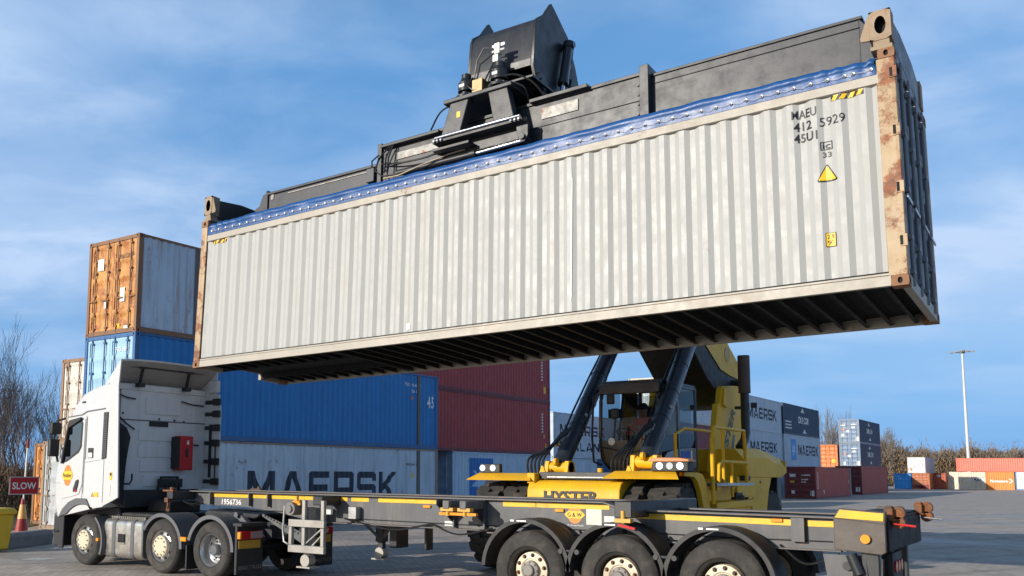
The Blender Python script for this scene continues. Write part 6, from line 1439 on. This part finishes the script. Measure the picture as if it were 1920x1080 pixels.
CN = thing('traffic_cone', 'tall red traffic cone with pale sleeve, behind the kerb block', 'cone', (cx_, cy_, 0))
cr_ = mat('cone_red', (.34, .025, .02), .5, dirt=.3); 
MB().box(cx_-.24, cx_+.24, cy_-.24, cy_+.24, .0, .05).build('base', cr_, CN, bevel=.02)
MB().cyl((cx_, cy_, .05), (cx_, cy_, 1.14), .20, .035, n=24).build('body', cr_, CN)
MB().cyl((cx_, cy_, .62), (cx_, cy_, .98), .1162, .0655, n=24).build('sleeve', mat('cone_sleeve', (.75, .38, .10), .4), CN)
SG = thing('slow_sign', 'small red SLOW sign on a thin white pole standing in the red cone', 'sign', (cx_, cy_, 1.1))
mb = MB(); mb.cyl((cx_+.02, cy_, 1.1), (cx_-.02, cy_+.06, 2.45), .022, n=10); mb.build('pole', M_stick_w, SG)
MB().cyl((cx_-.02, cy_+.06, 2.45), (cx_-.02, cy_+.065, 2.68), .035, .03, n=10).build('pole_cap', mat('cap_maroon', (.28, .02, .03), .5), SG)
nrm = Vector((.93, -.36, 0)).normalized(); u = Vector((0, 0, 1)).cross(nrm); o = Vector((cx_+.05, cy_-.02, 1.24))
def quad3(a, b, c, d, t): 
    p = [o+u*a+Vector((0, 0, b))+nrm*t, o+u*c+Vector((0, 0, b))+nrm*t, o+u*c+Vector((0, 0, d))+nrm*t, o+u*a+Vector((0, 0, d))+nrm*t]; return p
mb = MB(); A_ = quad3(-.36, 0, .36, .46, 0); B_ = quad3(-.36, 0, .36, .46, .02); mb.loft([A_, B_]); mb.build('board', mat('sign_border', (.50, .45, .45), .5), SG)
letters('face', rect(), o+u*-.335+Vector((0, 0, .022))+nrm*.02, u, (0, 0, 1), .67, .416, mat('sign_red', (.42, .006, .012), .5), SG, lift=.003)
letters('lettering', glyphs('SLOW', .02), o+u*-.29+Vector((0, 0, .135))+nrm*.02, u, (0, 0, 1), .58, .18, M_letwhite, SG, lift=.006)

# ------------------------------------------------------------------ camera
yaw, pitch, roll = R(36.6), math.atan((885-688)/1727), R(.45)
fw = Vector((-math.sin(yaw)*math.cos(pitch), math.cos(yaw)*math.cos(pitch), math.sin(pitch)))
rt = Vector((math.cos(yaw), math.sin(yaw), 0)); up = rt.cross(fw)
r2 = rt*math.cos(roll)+up*math.sin(roll); u2 = up*math.cos(roll)-rt*math.sin(roll)
cd = bpy.data.cameras.new('camera'); cam = bpy.data.objects.new('camera', cd); COL.objects.link(cam)
cam.matrix_world = Matrix(((r2.x, u2.x, -fw.x, 0), (r2.y, u2.y, -fw.y, 0), (r2.z, u2.z, -fw.z, 1.9), (0, 0, 0, 1)))
cd.sensor_width = 36; cd.lens = 1727/1920*36; cd.shift_x = (960-773)/1920; cd.shift_y = (688-540)/1920; cd.clip_end = 6000
scene.camera = cam
# ------------------------------------------------------------------ daylight
az, el = R(22), R(16.5)
sun_dir = Vector((-math.sin(az)*math.cos(el), -math.cos(az)*math.cos(el), math.sin(el)))
sd = bpy.data.lights.new('sun', 'SUN'); sd.energy = 5.; sd.angle = R(.5); sd.color = (1., .92, .81)
so = bpy.data.objects.new('sun', sd); COL.objects.link(so); so.rotation_euler = sun_dir.to_track_quat('Z', 'Y').to_euler(); so.location = (0, -20, 30)
w = bpy.data.worlds.new('World'); scene.world = w; w.use_nodes = True
nt = w.node_tree; N = nt.nodes; K = nt.links; bg = N['Background']
sky = N.new('ShaderNodeTexSky'); sky.sky_type = 'NISHITA'; sky.sun_disc = False; sky.sun_elevation = el; sky.sun_rotation = R(180)+az
sky.air_density = 1.; sky.dust_density = .4; sky.ozone_density = 2.2
tc = N.new('ShaderNodeTexCoord'); sp = N.new('ShaderNodeSeparateXYZ'); K.new(tc.outputs['Generated'], sp.inputs[0])
ad = N.new('ShaderNodeMath'); ad.operation = 'ADD'; ad.inputs[1].default_value = .16; mxz = N.new('ShaderNodeMath'); mxz.operation = 'MAXIMUM'; mxz.inputs[1].default_value = 0; K.new(sp.outputs[2], mxz.inputs[0]); K.new(mxz.outputs[0], ad.inputs[0])
dv = N.new('ShaderNodeVectorMath'); dv.operation = 'DIVIDE'; cmb = N.new('ShaderNodeCombineXYZ')
for i in range(3): K.new(ad.outputs[0], cmb.inputs[i])
K.new(tc.outputs['Generated'], dv.inputs[0]); K.new(cmb.outputs[0], dv.inputs[1])
mp = N.new('ShaderNodeMapping'); K.new(dv.outputs[0], mp.inputs[0]); mp.inputs['Scale'].default_value = (1., 1., .0); mp.inputs['Rotation'].default_value = (0, 0, R(-30)); mp.inputs['Location'].default_value = (3.1, 1.7, 0)
def cl(sc, det, rg, sx, sy, dist=.3):
    m_ = N.new('ShaderNodeMapping'); K.new(mp.outputs[0], m_.inputs[0]); m_.inputs['Scale'].default_value = (sx, sy, 1)
    n = N.new('ShaderNodeTexNoise'); n.inputs['Scale'].default_value = sc; n.inputs['Detail'].default_value = det; n.inputs['Roughness'].default_value = rg; n.inputs['Distortion'].default_value = dist
    K.new(m_.outputs[0], n.inputs['Vector']); return n.outputs['Fac']
def mr(v, a, b, c=0., d=1., smooth=True):
    n = N.new('ShaderNodeMapRange'); n.interpolation_type = 'SMOOTHSTEP' if smooth else 'LINEAR'; K.new(v, n.inputs[0])
    for i, q in enumerate((a, b, c, d)): n.inputs[1+i].default_value = q
    return n.outputs[0]
def ma(op, a, b):
    n = N.new('ShaderNodeMath'); n.operation = op; n.use_clamp = op != 'MULTIPLY'
    for i, q in enumerate((a, b)):
        if isinstance(q, float): n.inputs[i].default_value = q
        else: K.new(q, n.inputs[i])
    return n.outputs[0]
c1 = mr(cl(.8, 6, .48, 1, 1.3), .30, .66); c2 = mr(cl(2.3, 6, .54, 1, 1.15, .4), .38, .70)
veil = ma('ADD', ma('MULTIPLY', c1, .66), ma('MULTIPLY', ma('MULTIPLY', c2, mr(c1, 0., 1., .5, 1., False)), .55))
low = mr(sp.outputs[2], .0, .30, .06, 0.)          # thin haze towards the horizon
dn_ = N.new('ShaderNodeVectorMath'); dn_.operation = 'DOT_PRODUCT'; dn_.inputs[1].default_value = (0, 1, 0); K.new(tc.outputs['Generated'], dn_.inputs[0])
fill_fade = ma('MULTIPLY', mr(dn_.outputs['Value'], -.9, -.1, .35, 1.), mr(sp.outputs[2], .41, .64, 1., .06))   # unseen sky overhead and behind the camera dimmed to cut fill on the ground
mask = ma('MULTIPLY', ma('MULTIPLY', ma('ADD', veil, low), fill_fade), mr(sp.outputs[2], .03, .22, .15, 1.))
mixc = N.new('ShaderNodeMix'); mixc.data_type = 'RGBA'; K.new(mask, mixc.inputs[0]); mixc.inputs[7].default_value = (4.5, 5.9, 8.1, 1)
thin = N.new('ShaderNodeMix'); thin.data_type = 'RGBA'; K.new(ma('MULTIPLY', fill_fade, mr(sp.outputs[2], 0., .20, .90, .62)), thin.inputs[0]); K.new(sky.outputs[0], thin.inputs[6]); thin.inputs[7].default_value = (1.15, 3.5, 7.4, 1); K.new(thin.outputs[2], mixc.inputs[6])
K.new(mixc.outputs[2], bg.inputs['Color']); bg.inputs['Strength'].default_value = .12
scene.view_settings.view_transform = 'Standard'; scene.view_settings.look = 'None'; scene.view_settings.gamma = 1.; scene.view_settings.exposure = 0.; scene.view_settings.use_curve_mapping = False
scene.cycles.max_bounces = 6; scene.cycles.transparent_max_bounces = 12
